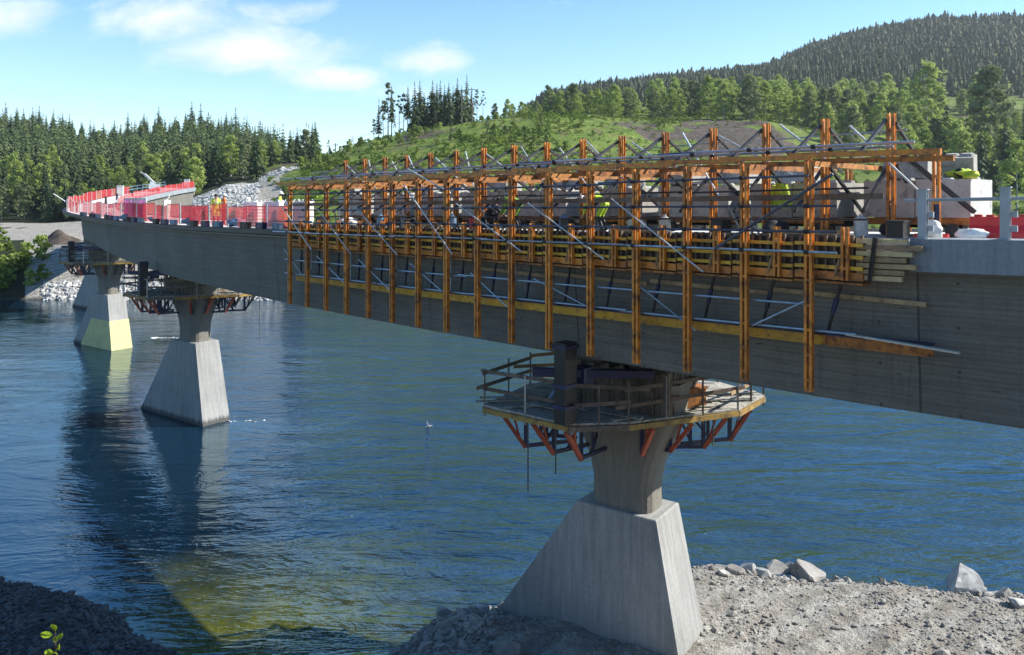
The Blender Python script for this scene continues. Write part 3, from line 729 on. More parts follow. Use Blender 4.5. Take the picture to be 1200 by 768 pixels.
    while len(pts) < 290 and tries < 20000:
        tries += 1
        u = G.uniform(575, 1260); d = G.uniform(212, 375)
        lo = np.interp(u, [575, 640, 760, 960, 1000, 1060, 1260], [228, 226, 236, 234, 205, 190, 176]); hi_ = np.interp(u, [575, 660, 760, 1260], [262, 300, 350, 372])
        d = lo + (hi_ - lo) * G.random() ** 1.1
        if 1085 < u < 1140 and 235 < d < 330 and G.random() < .8: continue
        if 960 < u < 1085 and 195 < d < 235 and G.random() < .55: continue
        x, y = (u - CX) / F * d, d
        if all((x - a) ** 2 + (y - b) ** 2 > 3.2 ** 2 for a, b, _ in pts): pts.append((x, y, u))
    for (x, y, u) in pts:
        h = G.uniform(6, 10) if u < 760 else G.uniform(8.5, 14.5)
        if u < 640: h = G.uniform(4, 6.5)
        if u > 1000 and G.random() < .12:
            tree('s', G.choice(SPR), x, y, G.uniform(9, 15), 14.0, 'dark spruce standing among the pale birches on the right-hand slope', 'spruce tree', 'spruces among the right-hand birches', 'spruce_tree')
        else:
            near_ = 'on the near part of' if y < 245 else ('in the middle of' if y < 300 else 'high up on')
            tree('b', G.choice(BIR), x, y, h, 10.0, f'pale green birch {near_} the slope below the forested hill', 'birch tree', f'birches {near_} the slope', 'birch_tree')
    # single trees the photograph singles out
    for (u, d, yt, lab) in [(1086, 262, 74, 'tallest pale birch rising above the row below the forested hill'), (1160, 215, 78, 'broad grey-green birch at the upper right of the slope'), (672, 236, 98, 'grey half-bare aspen standing above the green brow'),
                            (1192, 150, 165, 'bushy green tree at the right edge beyond the railing')]:
        x = (u - CX) / F * d; z = hz(x, d)
        tree('b', BIR[3] if u == 1160 or u == 672 else BIR[1], x, d, yg(yt, d) - z, 10.0, lab, 'birch tree', None, 'birch_tree')
    for (u, d, yt) in [(1178, 180, 130), (1150, 176, 150), (1125, 172, 165), (1205, 178, 120), (1165, 168, 172), (1100, 180, 172), (1060, 178, 188)]:
        x = (u - CX) / F * d; z = hz(x, d)
        tree('s', SPR[(u // 5) % 6], x, d, yg(yt, d) - z, 14.0, 'dark shaded spruce behind the concrete blocks at the right end of the gantry', 'spruce tree', 'dark spruces behind the right end', 'spruce_tree')
    # shrubs by the far shore, left edge
    for i in range(60):
        u = G.uniform(-70, 50); d = G.uniform(110, 132); x = (u - CX) / F * d
        if u > 30 and d > 122: continue
        tree('h', G.choice(SHR), x, d, G.uniform(1.8, 4.2), 2.4, 'bright green bush on the far bank at the left edge, above the water', 'bush', 'bushes on the far left bank', 'bush')
    for (u, d, yt) in [(100, 176, 226), (108, 176, 222), (92, 174, 229)]:
        x = (u - CX) / F * d; z = hz(x, d)
        tree('h', SHR[1], x, d, yg(yt, d) - z, 2.4, 'rounded grey-green bush behind the red fence at the bridge bend', 'bush', 'grey-green bushes behind the bend', 'bush')
    # taller bushes and bare stems standing out of the scrub
    k = 0
    while k < 95:
        u = G.uniform(345, 1000); d = G.uniform(150, 222); x = (u - CX) / F * d
        if ((u - 870) / 95) ** 2 + ((d - 205) / 26) ** 2 < 1.0: continue
        if float(_vn(np.array([x]), np.array([d]), .05, 33)[0]) < -.05: continue
        k += 1
        if k % 5 == 0:
            tree('p', PINE[k % 3], x, d, G.uniform(3, 5.5), 12.0, 'thin bare young stem standing in the scrub of the green hill', 'sapling', 'bare stems on the green hill', 'bare_sapling')
        else:
            tree('h', G.choice(SHR), x, d, G.uniform(1.3, 2.8), 2.4, 'leafy green bush standing out of the scrub on the green hill', 'bush', 'bushes on the green hill', 'bush')
    # ---- undergrowth on the green slopes: countless low clumps
    g = np.random.default_rng(77); V = []; Fc = []
    n = 0; base = [leafcloud_np(1.0, 7, 9, 400 + i, wid=.62, size=.16, base=.02, shape='bush') for i in range(5)]
    VS = []; FS = []; off = 0
    while n < 8200:
        u = g.uniform(318, 1240); d = 128 + 200 * g.random() ** 1.2
        x, y = (u - CX) / F * d, d
        nn = float(_vn(np.array([x]), np.array([y]), .06, 31)[0])
        if nn < .02 and g.random() < .8: continue
        if ((u - 870) / 95) ** 2 + ((d - 205) / 26) ** 2 < 1.0 and g.random() < .9: continue
        if u < 352 and d > 155: continue
        s = g.uniform(.35, 1.0) * (1.9 if g.random() < .12 else 1)
        Vb, Fb = base[n % 5]; a = g.uniform(0, 6.28); ca, sa = math.cos(a), math.sin(a)
        Vt = np.stack([(Vb[:, 0] * ca - Vb[:, 1] * sa) * s * 1.2 + x, (Vb[:, 0] * sa + Vb[:, 1] * ca) * s * 1.2 + y, Vb[:, 2] * s + hz(x, y) - .08], -1)
        VS.append(Vt); FS.append(np.array(Fb) + off); off += len(Vt); n += 1
    tag(mesh_np('undergrowth', np.concatenate(VS), np.concatenate(FS), M_SHRUB), kind='stuff', label='low green scrub and young leaves covering the hillside', cat='undergrowth')

class MassTrees:
    def __init__(s): s.V = []; s.F = []; s.n = 0
    def add(s, x, y, z, h, w, g, round_=False):
        n = 6
        prof = ((.10, .50, 1.0), (.30, .72, .78), (.52, .9, .52), (.74, 1.0, .28)) if not round_ else ((.34, .60, .62), (.46, .80, 1.0), (.60, .95, .95), (.78, 1.0, .6))
        for (z0, z1, r) in prof:
            a0 = g.random() * 6; V = [(x + g.uniform(-.2, .2), y + g.uniform(-.2, .2), z + h * z1)]
            for i in range(n):
                rr = w * r * g.uniform(.55, 1.25); a = a0 + 6.283 * i / n
                V.append((x + rr * math.cos(a), y + rr * math.sin(a), z + h * (z0 + g.uniform(-.05, .06))))
            b = s.n; s.V += V; s.n += len(V)
            s.F += [(b, b + 1 + i, b + 1 + (i + 1) % n) for i in range(n)]
    def build(s, name, mat): return mesh_np(name, np.array(s.V), np.array(s.F), mat)

# stones -----------------------------------------------------------------------
M_STONE = simple('stone', (.33, .32, .30), .9, 0, .45, 1.1, (.20, .17, .13), .3, .3)
M_STONEL = simple('pale_blasted_rock', (.40, .39, .375), .9, 0, .45, .8, (.2, .19, .18), .3, .3)
M_STONE_SHADED = simple('shaded_stone', (.075, .078, .082), .7, 0, .5, 1.4)  # left shore stones, the bridge's shade put into their colour
_ico = None
def ico():
    global _ico
    if _ico is None:
        bm = bmesh.new(); bmesh.ops.create_icosphere(bm, subdivisions=1, radius=1)
        bm.verts.ensure_lookup_table()
        _ico = (np.array([v.co[:] for v in bm.verts]), np.array([[v.index for v in f.verts] for f in bm.faces])); bm.free()
    return _ico
def stones(name, items, mat, label, cat, seed=1):
    g = np.random.default_rng(seed); V0, F0 = ico(); VS = []; FS = []; off = 0
    for (x, y, z, r) in items:
        sc3 = g.uniform(.55, 1.25, 3) * r; sc3[2] *= .75
        Vt = V0 * (1 + g.normal(0, .17, (len(V0), 1))) * sc3
        a = g.uniform(0, 6.28); ca, sa = math.cos(a), math.sin(a); b = g.uniform(-.5, .5)
        Vt = np.stack([Vt[:, 0], Vt[:, 1] * math.cos(b) - Vt[:, 2] * math.sin(b), Vt[:, 1] * math.sin(b) + Vt[:, 2] * math.cos(b)], -1)
        Vt = np.stack([Vt[:, 0] * ca - Vt[:, 1] * sa + x, Vt[:, 0] * sa + Vt[:, 1] * ca + y, Vt[:, 2] + z], -1)
        VS.append(Vt); FS.append(F0 + off); off += len(Vt)
    return tag(mesh_np(name, np.concatenate(VS), np.concatenate(FS), mat), kind='stuff', label=label, cat=cat)
def boulder(px, py, r, label, group=None, mat=None, seed=0, squash=.8):
    d = 29.5
    for _ in range(6):
        x = (px - CX) / F * d; z = hz(x, d); d = max(20, (EYE - z - r * .35) * F / max(1, (py - HY)))
    x = (px - CX) / F * d; z = hz(x, d)
    bm = bmesh.new(); bmesh.ops.create_icosphere(bm, subdivisions=3, radius=1); g = random.Random(seed)
    planes = [(Vector((g.gauss(0, 1), g.gauss(0, 1), g.gauss(.2, 1))).normalized(), g.uniform(.42, .80)) for _ in range(13)]
    for v in bm.verts:
        for n_, k in planes:
            t = v.co.dot(n_)
            if t > k: v.co -= n_ * (t - k)
        v.co *= 1 + g.gauss(0, .012)
        v.co.z *= squash
    me = bpy.data.meshes.new('boulder'); bm.to_mesh(me); bm.free(); me.materials.append(mat or M_STONEL)
    o = bpy.data.objects.new('boulder', me); COL.objects.link(o); o.scale = (r * 1.2,) * 3; o.location = (x, d, z + r * .3); o.rotation_euler = (g.uniform(-.3, .3), g.uniform(-.3, .3), g.uniform(0, 6))
    return tag(o, label, 'boulder', group)
def build_stones():
    g = np.random.default_rng(3); it = []; dk = []
    while len(it) < 11000:
        y = g.uniform(21.5, 31.5); x = g.uniform(-4.5, 22)
        e = float(np.interp(x, _SX, _SY)) - y
        if e < -.5 or e > 9: continue
        z = hz(x, y)
        if z < -.15: continue
        edge = math.exp(-max(e, 0) / .8)
        r = .022 * math.exp(g.normal(0, .55)) * (1 + 2.2 * edge)
        nn = float(_vn(np.array([x]), np.array([y]), .6, 41)[0])
        if edge < .3 and nn < 0 and g.random() < .72: continue
        it.append((x, y, z + r * .3, min(r, .22)))
    for i in range(520):   # larger stones, half sunk
        y = g.uniform(22.0, 31.0); x = g.uniform(-3.5, 22); e = float(np.interp(x, _SX, _SY)) - y
        if e < -.2 or e > 8.5 or (abs(x - 3) < 3.2 and 22.8 < y < 26.2): continue
        it.append((x, y, hz(x, y) + .01, min(.26, .07 * math.exp(g.normal(0, .5)))))
    stones('gravel', it, M_STONE, 'grey gravel and small stones on the near shore', 'gravel', 5)
    for i in range(1100):   # broken rock heaped against the pier foot
        x = g.normal(-1.9, .85); y = g.normal(25.0, .9)
        dk.append((x, y, hz(x, y) + .03, .055 * math.exp(g.normal(0, .55))))
    stones('rubble', dk, M_STONE, 'heap of broken rock at the left foot of the near pier', 'rubble', 6)
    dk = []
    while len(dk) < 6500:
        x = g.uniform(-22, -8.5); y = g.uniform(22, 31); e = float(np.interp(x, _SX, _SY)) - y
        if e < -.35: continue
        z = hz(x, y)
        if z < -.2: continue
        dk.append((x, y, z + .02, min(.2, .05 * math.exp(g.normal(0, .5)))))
    stones('rubble', dk, M_STONE_SHADED, 'dark stony shore in the bridge shadow at the lower left', 'rubble', 7)
    far = []
    while len(far) < 7600:
        k = g.random()
        if k < .45: u = g.uniform(225, 303); d = g.uniform(140, 166)
        elif k < .62: u = g.uniform(306, 360); d = g.uniform(170, 184)
        else: u = g.uniform(50, 330); d = g.uniform(107.5, 112.5)
        x = (u - CX) / F * d; z = hz(x, d)
        if k >= .45 and k < .62 and u > 330 + (d - 168) * 2.0: continue
        far.append((x, d, z, .20 * math.exp(g.normal(0, .45)) if k < .62 else .19 * math.exp(g.normal(0, .5))))
    stones('rockfill', far, M_STONEL, 'pale blasted rockfill along the far bank and ramp', 'rockfill', 8)
    fo = []
    for (cx_, cy_, n_) in ((-37.4, 79.6, 70), (-19.4, 50.6, 25)):
        for i in range(n_ * 3): fo.append((cx_ + abs(g.normal(0, 1.5)), cy_ + g.normal(0, .16), -.02, .045 * math.exp(g.normal(0, .5))))
    f_ = stones('foam', fo, M_FOAM, 'white foam where the current meets the pier feet', 'foam', 12); f_.scale = (1.6, 1, .22)
    for v_ in f_.data.vertices: v_.co.x /= 1.6
    for i, (px, py, r, lab) in enumerate([
        (847, 671, .22, 'small grey stone at the left end of the boulder row by the water'), (862, 670, .30, 'grey stone second from the left in the boulder row'),
        (880, 669, .42, 'dark-sided grey boulder third from the left in the row by the water'), (894, 672, .34, 'low dark boulder in the middle of the row by the water'),
        (909, 670, .46, 'pale boulder leaning behind the dark ones in the row by the water'), (926, 671, .45, 'tan angular boulder beside the large white one'),
        (947, 672, .72, 'large white angular boulder at the right end of the row by the water'), (1130, 690, .82, 'large pointed grey boulder alone by the water on the right'),
        (1163, 700, .34, 'dark low boulder just right of the pointed one'), (1178, 703, .28, 'dark small stone between the pointed boulder and the frame edge'), (1192, 707, .33, 'pale flat boulder at the right edge of the shore'),
        (1052, 690, .26, 'small dark stone on the shoreline midway between row and pointed boulder'), (560, 722, .34, 'pale rock on the rubble heap left of the near pier'), (522, 740, .36, 'dark rock at the water end of the rubble heap')]):
        boulder(px, py, r, lab, None, M_STONE if 'dark' in lab else M_STONEL, 30 + i, .95 if 'pointed' in lab else .8)
# ------------------------------------------------------------------ bridge
def depth(s): return float(np.interp(s, [-45, -8, 0, 16, 40, 70, 170], [3.70, 3.68, 3.58, 3.45, 3.2, 3.0, 2.95]))
def webo(s): return float(np.interp(s, [-45, 34, 68, 200], [2.56, 2.56, 1.25, 1.25]))
def sweep(mb, secs, mi=0, uvfun=None, caps=True):
    """secs: list of (s, [(o,z)...]) closed sections"""
    n = len(secs[0][1]); vs = []
    for s, pts in secs: vs += [P(s, o, z) for o, z in pts]
    fs = []; uvs = []
    per = [0.0]
    for i in range(n):
        a = secs[0][1][i]; b = secs[0][1][(i + 1) % n]; per.append(per[-1] + math.hypot(a[0] - b[0], a[1] - b[1]))
    for k in range(len(secs) - 1):
        s0, s1 = secs[k][0], secs[k + 1][0]
        for i in range(n):
            j = (i + 1) % n
            fs.append((k * n + i, k * n + j, (k + 1) * n + j, (k + 1) * n + i))
            uvs.append([(s0, per[i]), (s0, per[i + 1]), (s1, per[i + 1]), (s1, per[i])])
    if caps:
        fs.append(tuple(range(n - 1, -1, -1))); uvs.append([(p[0], p[1]) for p in reversed(secs[0][1])])
        fs.append(tuple((len(secs) - 1) * n + i for i in range(n))); uvs.append([(p[0], p[1]) for p in secs[-1][1]])
    mb.add(vs, fs, mi, uvs)
def srange(a, b, st=1.5):
    n = max(1, int(round((b - a) / st))); return [a + (b - a) * i / n for i in range(n + 1)]
S0, S1, SE = -26.0, 136.0, -9.15
def build_bridge():
    br = wthing('bridge', 'long curving concrete bridge deck and girder carried over the river on tall piers', 'bridge', P(0, 0, 0))
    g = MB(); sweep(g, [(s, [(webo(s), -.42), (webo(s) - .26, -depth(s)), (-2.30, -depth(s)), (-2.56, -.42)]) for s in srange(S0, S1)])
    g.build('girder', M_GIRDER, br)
    d = MB(); sweep(d, [(s, [(2.62, -.03), (2.66, -.30), (2.50, -.424), (-2.50, -.424), (-2.66, -.30), (-2.62, -.03)]) for s in srange(S0, S1)])
    d.build('deck_slab', M_DECKTOP, br)
    e = MB(); sweep(e, [(s, [(2.88, .04), (2.90, -.63), (2.665, -.68), (2.625, -.02), (2.60, .06)]) for s in srange(S0, SE)])
    e.build('edge_beam', M_EDGE, br)
    e = MB(); sweep(e, [(s, [(-2.60, .06), (-2.625, -.02), (-2.665, -.68), (-2.90, -.63), (-2.88, .04)]) for s in srange(S0, S1)])
    e.build('edge_beam', M_EDGE, br)
    k = MB(); sweep(k, [(s, [(3.02, -.04), (3.02, -.26), (2.67, -.34), (2.67, -.03)]) for s in srange(15.6, S1)])
    k.build('edge_form', M_STRUT, br)

# ------------------------------------------------------------------ piers
AX = Vector((.82, -.574, 0)).normalized(); BX = Vector((.574, .82, 0)).normalized()
def build_pier(idx, s, scale=1.0, zb=-1.5):
    c = Vector((*xy(s, 0), 0)) + Vector((.09, .15, 0))
    lab = ['nearest concrete bridge pier standing on the gravel shore', 'second concrete bridge pier standing in the river, with plain pale foot',
           'third concrete bridge pier, its lower foot pale yellow', 'farthest bridge pier, half hidden behind the yellow-footed one'][idx]
    pr = wthing('bridge_pier', lab, 'pier', (c.x, c.y, zb), 'piers of the bridge')
    def q(a, b, z): return c + AX * a + BX * b + Vector((0, 0, z))
    zt = 5.2
    # foot: front face slopes little, the upstream (left) end slopes far out
    def ring(z):
        t = (zt - z) / 4.3
        l = -1.36 - 3.0 * t; r_ = 1.36 + .86 * t; f = -.85 - .12 * t; bk = .85 + .12 * t
        return [(l, f), (r_, f), (r_, bk), (l, bk)]
    mb = MB(); zs = [zb, zt - .03, zt]
    rings = [ring(zb), ring(zt - .03), [(a * .975, b * .96) for a, b in ring(zt)]]
    for k in range(2):
        for i in range(4):
            j = (i + 1) % 4
            pa = [q(*rings[k][i], zs[k]), q(*rings[k][j], zs[k]), q(*rings[k + 1][j], zs[k + 1]), q(*rings[k + 1][i], zs[k + 1])]
            ww = [0 if i % 2 else rings[k][i][0], (rings[k][j][1] - rings[k][i][1]) if i % 2 else rings[k][j][0],
                  (rings[k + 1][j][1] - rings[k + 1][i][1]) if i % 2 else rings[k + 1][j][0], 0 if i % 2 else rings[k + 1][i][0]]
            mb.add(pa, [(0, 1, 2, 3)], 0, [[(ww[0], zs[k]), (ww[1], zs[k]), (ww[2], zs[k + 1]), (ww[3], zs[k + 1])]])
    mb.add([q(*p, zt) for p in rings[2]], [(0, 1, 2, 3)], 0, [[(p[0], p[1]) for p in rings[2]]])
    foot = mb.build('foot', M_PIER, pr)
    if idx == 2:  # pale yellow lower cladding on the foot
        y = MB(); za, zc = -1.0, 2.75
        ra, rc = ring(za), ring(zc)
        def off(r): return [(r[0][0] + 0, r[0][1] - .03), (r[1][0] + .03, r[1][1] - .03), (r[2][0] + .03, r[2][1] + .03), (r[3][0], r[3][1] + .03)]
        oa, oc = off(ra), off(rc)
        la, lc = ra[0][0] + 1.55, rc[0][0] + 1.55
        f0 = [(la, oa[0][1]), oa[1], oa[2], (la, oa[3][1])]; f1 = [(lc, oc[0][1]), oc[1], oc[2], (lc, oc[3][1])]
        y.add([q(*p, za) for p in f0] + [q(*p, zc) for p in f1], [(0, 1, 5, 4), (1, 2, 6, 5), (2, 3, 7, 6), (4, 5, 6, 7)])
        o = y.build('painted_band', M_YCONC, pr); o['label'] = 'pale yellow lower band of the foot'
    # column: straight shaft flaring into a goblet head
    mb = MB(); n = 20; zs = [zt - .02, 6.05, 6.6, 7.3, 8.2, 9.3]
    hw = [(1.04, .72), (1.04, .72), (1.16, .75), (1.45, .86), (1.92, 1.02), (2.05, 1.08)]
    rings = []
    for (a, b) in hw:
        rg = []
        for i in range(n):
            t = 6.2832 * i / n; ct, st = math.cos(t), math.sin(t)
            rg.append((a * math.copysign(abs(ct) ** .55, ct), b * math.copysign(abs(st) ** .55, st)))
        rings.append(rg)
    for k in range(len(zs) - 1):
        u = 0
        for i in range(n):
            j = (i + 1) % n; du = math.dist(rings[0][i], rings[0][j])
            mb.add([q(*rings[k][i], zs[k]), q(*rings[k][j], zs[k]), q(*rings[k + 1][j], zs[k + 1]), q(*rings[k + 1][i], zs[k + 1])], [(0, 1, 2, 3)], 0,
                   [[(u, zs[k]), (u + du, zs[k]), (u + du, zs[k + 1]), (u, zs[k + 1])]]); u += du
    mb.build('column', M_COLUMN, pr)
    # boarded head up to the girder soffit
    zsof = deck(s) - depth(s)
    h = MB()
    nb = 26
    for side in range(4):
        L_ = 1.75 if side % 2 == 0 else 1.02
        k = int(L_ * 2 / .16)
        for i in range(k):
            t = -L_ + (i + .5) * 2 * L_ / k; o_ = (.0 if (i * 7 + side) % 3 else .025)
            a, b = (t, (-1.06 - o_) if side == 0 else (1.06 + o_)) if side % 2 == 0 else ((1.80 + o_) if side == 1 else (-1.80 - o_), t)
            cc = q(a, b, 0); w = .15
            u = AX if side % 2 == 0 else BX; v = BX if side % 2 == 0 else AX
            z0, z1 = 8.44, zsof - .42 - .07 * ((i * 5 + side) % 3)
            pts = [cc - u * w / 2 - v * .03 + Vector((0, 0, z0)), cc + u * w / 2 - v * .03 + Vector((0, 0, z0)), cc + u * w / 2 + v * .03 + Vector((0, 0, z0)), cc - u * w / 2 + v * .03 + Vector((0, 0, z0))]
            pts += [p + Vector((0, 0, z1 - z0)) for p in pts]
            h.hexa(pts)
    h.build('boarded_head', M_CLAD, pr)
    c2 = MB(); an = math.atan2(AX.y, AX.x)
    for a in (-1.05, 1.05):
        pc = q(a, 0, (8.4 + zsof) / 2 + .0); c2.box(pc, (1.2, 1.7, zsof - 8.4), an)
    c2.build('bearing_block', M_COLUMN, pr)
    return c

PLAT = [(-3.5, -2.85), (-.3, -3.04), (1.05, -1.9), (3.2, 1.3), (3.35, 3.4), (1.5, 4.2), (-2.0, 3.2), (-3.8, .2)]
def build_platform(idx, s):
    c = Vector((*xy(s, 0), 0)); ZF = 8.42
    where = ['nearest pier', 'second pier', 'third pier', 'farthest pier'][idx]
    pl = wthing('work_platform', f'timber work platform on orange and blue brackets around the head of the {where}', 'platform', (c.x, c.y, ZF), 'work platforms round the pier heads')
    g = random.Random(20 + idx)
    def q(a, b, z): return c + AX * a + BX * b + Vector((0, 0, z))
    # floor of boards (a polygon slab plus loose boards on it)
    fl = MB(); n = len(PLAT)
    fl.ring_loft([[q(*p, ZF - .06) for p in PLAT], [q(*p, ZF) for p in PLAT]])
    for i in range(64):
        a = g.uniform(-3.3, 3.0); b = g.uniform(-2.4, 3.2)
        if abs(a) < 1.9 and abs(b) < 1.15: continue
        if a > 1.0 and b < -1.6 + (a - 1) * 1.5: continue
        ang = R(g.choice([38, 41, 128, 60, 35, 5, 95]) + g.uniform(-8, 8)); l = g.uniform(.5, 1.2)
        dv = (AX * math.cos(ang) + BX * math.sin(ang)) * l
        p0 = q(a, b, ZF + .016 + .011 * (i % 7)); fl.bar(p0 - dv, p0 + dv, g.uniform(.12, .24), .03)
    fl.build('floor', M_FLOORB, pl)
    for i in range(n):
        j = (i + 1) % n
        e = MB(); e.bar(q(*PLAT[i], ZF - .17), q(*PLAT[j], ZF - .15), .08, .15); e.build('edge_beam', M_YELLOWD if i in (0, 2, 3) else M_TIMBER_D, pl)
    # guard rails with two planks
    pts = []
    for i in range(n):
        a, b = Vector(PLAT[i]), Vector(PLAT[(i + 1) % n]); k = max(2, int(round((b - a).length / 1.5)))
        for t in range(k): pts.append(a + (b - a) * t / k)
    for i, p in enumerate(pts):
        r = MB(); r.bar(q(p.x * .99, p.y * .99, ZF - .35), q(p.x * .99, p.y * .99, ZF + 1.15 + g.uniform(-.08, .1)), .05, .05); r.build('guard_post', M_TIMBER_D if g.random() < .6 else M_GALV, pl)
    for i in range(n):
        if idx == 0 and i == 4: continue
        a, b = Vector(PLAT[i]) * .975, Vector(PLAT[(i + 1) % n]) * .975; dd = (b - a).normalized()
        for zz in (.55, 1.02):
            r = MB(); r.bar(q(*(a - dd * g.uniform(0, .5)), ZF + zz + g.uniform(-.13, .13)), q(*(b + dd * g.uniform(-.2, .7)), ZF + zz + g.uniform(-.13, .13)), .035, .11)
            r.build('guard_plank', M_TIMBER_D if i in (0, 1, 7) or g.random() < .3 else M_TIMBER, pl)
    # triangular brackets
    br = [(-2.9, -2.7, 0), (-1.7, -2.85, 0), (-.5, -2.9, 0), (1.5, -1.2, 1), (2.25, .0, 1), (2.9, 1.2, 1), (3.2, 2.6, 1), (-3.3, -1.2, 2), (-3.4, .5, 2), (.6, 3.6, 3), (-1.2, 3.3, 3)]
    for (a, b, sd) in br:
        t = MB(); t2 = MB()
        pv = Vector((a, b)); inn = pv * max(.3, 1 - .75 / pv.length)
        col = Vector((max(-1.5, min(1.5, a * .5)), max(-.85, min(.85, b * .4))))
        po = q(a * .98, b * .98, ZF - .32); pb = q(*inn, ZF - 1.3); pt = q(*inn, ZF - .3)
        t.bar(po, pb, .12, .12); t.bar(po + (pt - po) * .45, pb + (po - pb) * .25, .06, .06)
        t2.bar(pt, pb, .11, .11)
        t2.bar(pb + Vector((0, 0, .05)), q(*col, ZF - 1.28), .10, .10); mid = q(*(inn * .8 + col * .2), ZF - .3)
        t2.bar(q(*(inn * .55 + col * .45), ZF - .3), q(*(inn * .55 + col * .45), ZF - 1.25), .09, .09)
        t2.bar(q(*(inn * .2 + col * .8), ZF - .4), q(*(inn * .6 + col * .4), ZF - 1.22), .07, .07)
        b1 = t.build('bracket', M_RED if idx == 0 or sd == 0 and g.random() < .5 else (M_RED if g.random() < .4 else M_STRUT), pl)
        t2.build('bracket_brace', M_NAVY, b1, pl['_o'])
        jb = MB(); jb.bar(q(a * .99, b * .99, ZF - .28), q(*col, ZF - .28), .1, .12); jb.build('joist', M_ORANGE2 if sd in (0, 1) else M_TIMBER, b1, pl['_o'])
    if idx < 2:   # ropes left hanging from the edge
        for (a, b, l) in ([(-1.75, -2.95, 2.1), (-.75, -3.0, 1.35), (2.6, .7, .9)] if idx == 0 else [(3.2, 2.9, 3.2), (2.6, .7, 1.0)]):
            r = MB(); r.tube(q(a, b, ZF - .2), q(a, b, ZF - .2 - l), .022, 5)
            tag(r.build('hanging_rod', M_ROPE, None, q(a, b, ZF)), ('thin dark rod hanging below the platform of the ' + where + (', ' + {2.1: 'longest, left', 1.35: 'shorter, left', .9: 'short, right side'}.get(l, '') if idx == 0 else (', long' if l > 2 else ', short'))).strip(', '), 'rod')
    # dark steel hoist frame standing at the outer side, reaching past the soffit
    if idx < 3:
        pc = Vector((*xy(s - .1 if idx == 0 else s + .2, 3.05), 0)); top = {0: 10.75, 1: 10.6, 2: 10.4}[idx]
        tw = wthing('steel_jack_tower', f'dark steel tower standing on the platform of the {where} beside the girder', 'steel tower', (pc.x, pc.y, ZF), 'dark steel towers on the platforms')
        an = heading(s)
        m = MB(); m.box((pc.x, pc.y, (ZF + top) / 2), (.52, .42, top - ZF), an); m.build('mast', M_BLACK, tw)
        for z in (ZF + .5, ZF + 1.1, top - .12):
            m = MB(); m.box((pc.x, pc.y, z), (.60, .50, .10), an); m.build('collar', M_NAVY, tw)
        pr2 = pc + Vector((math.cos(an), math.sin(an), 0)) * .1
        m = MB(); m.box((pc.x + .55, pc.y + .35, ZF + 1.3), (.5, .45, .5), an); m.build('side_box', M_NAVY, tw)
        m = MB(); m.bar((pc.x - .95, pc.y + .1, ZF + 1.45), (pc.x + 2.6, pc.y - .1 + .55, ZF + 1.30), .3, .22); m.build('beam', M_NAVY, tw)
    if idx == 0:  # lit timber chute and boards on the right side of the platform
        m = MB(); m.bar(q(1.7, .2, ZF + .1), q(2.1, 1.5, ZF + 1.5), .35, .06); m.bar(q(1.45, 1.0, ZF + .05), q(1.45, 1.0, ZF + 1.4), .12, .5)
        tag(m.build('timber_chute', M_TIMBER_L, None, q(1.7, .2, ZF)), 'pale timber boards leaning against the pier head on the right of the near platform', 'boards')
        m = MB(); m.box(q(1.9, .75, ZF + .3), (.7, .5, .55), .4); m.box(q(1.9, .75, ZF + .6), (.78, .58, .05), .4)
        tag(m.build('crate', M_ORANGE2, None, q(1.9, .75, ZF)), 'rust-brown crate on the sunlit right side of the near platform', 'crate')
        m = MB(); m.bar(q(-1.9, -1.65, ZF + .02), q(-1.6, -1.35, ZF + .62), .26, .08)
        tag(m.build('blue_board', M_BLUEB, None, q(-1.8, -1.6, ZF)), 'light blue board leaning on the left of the near platform', 'board')

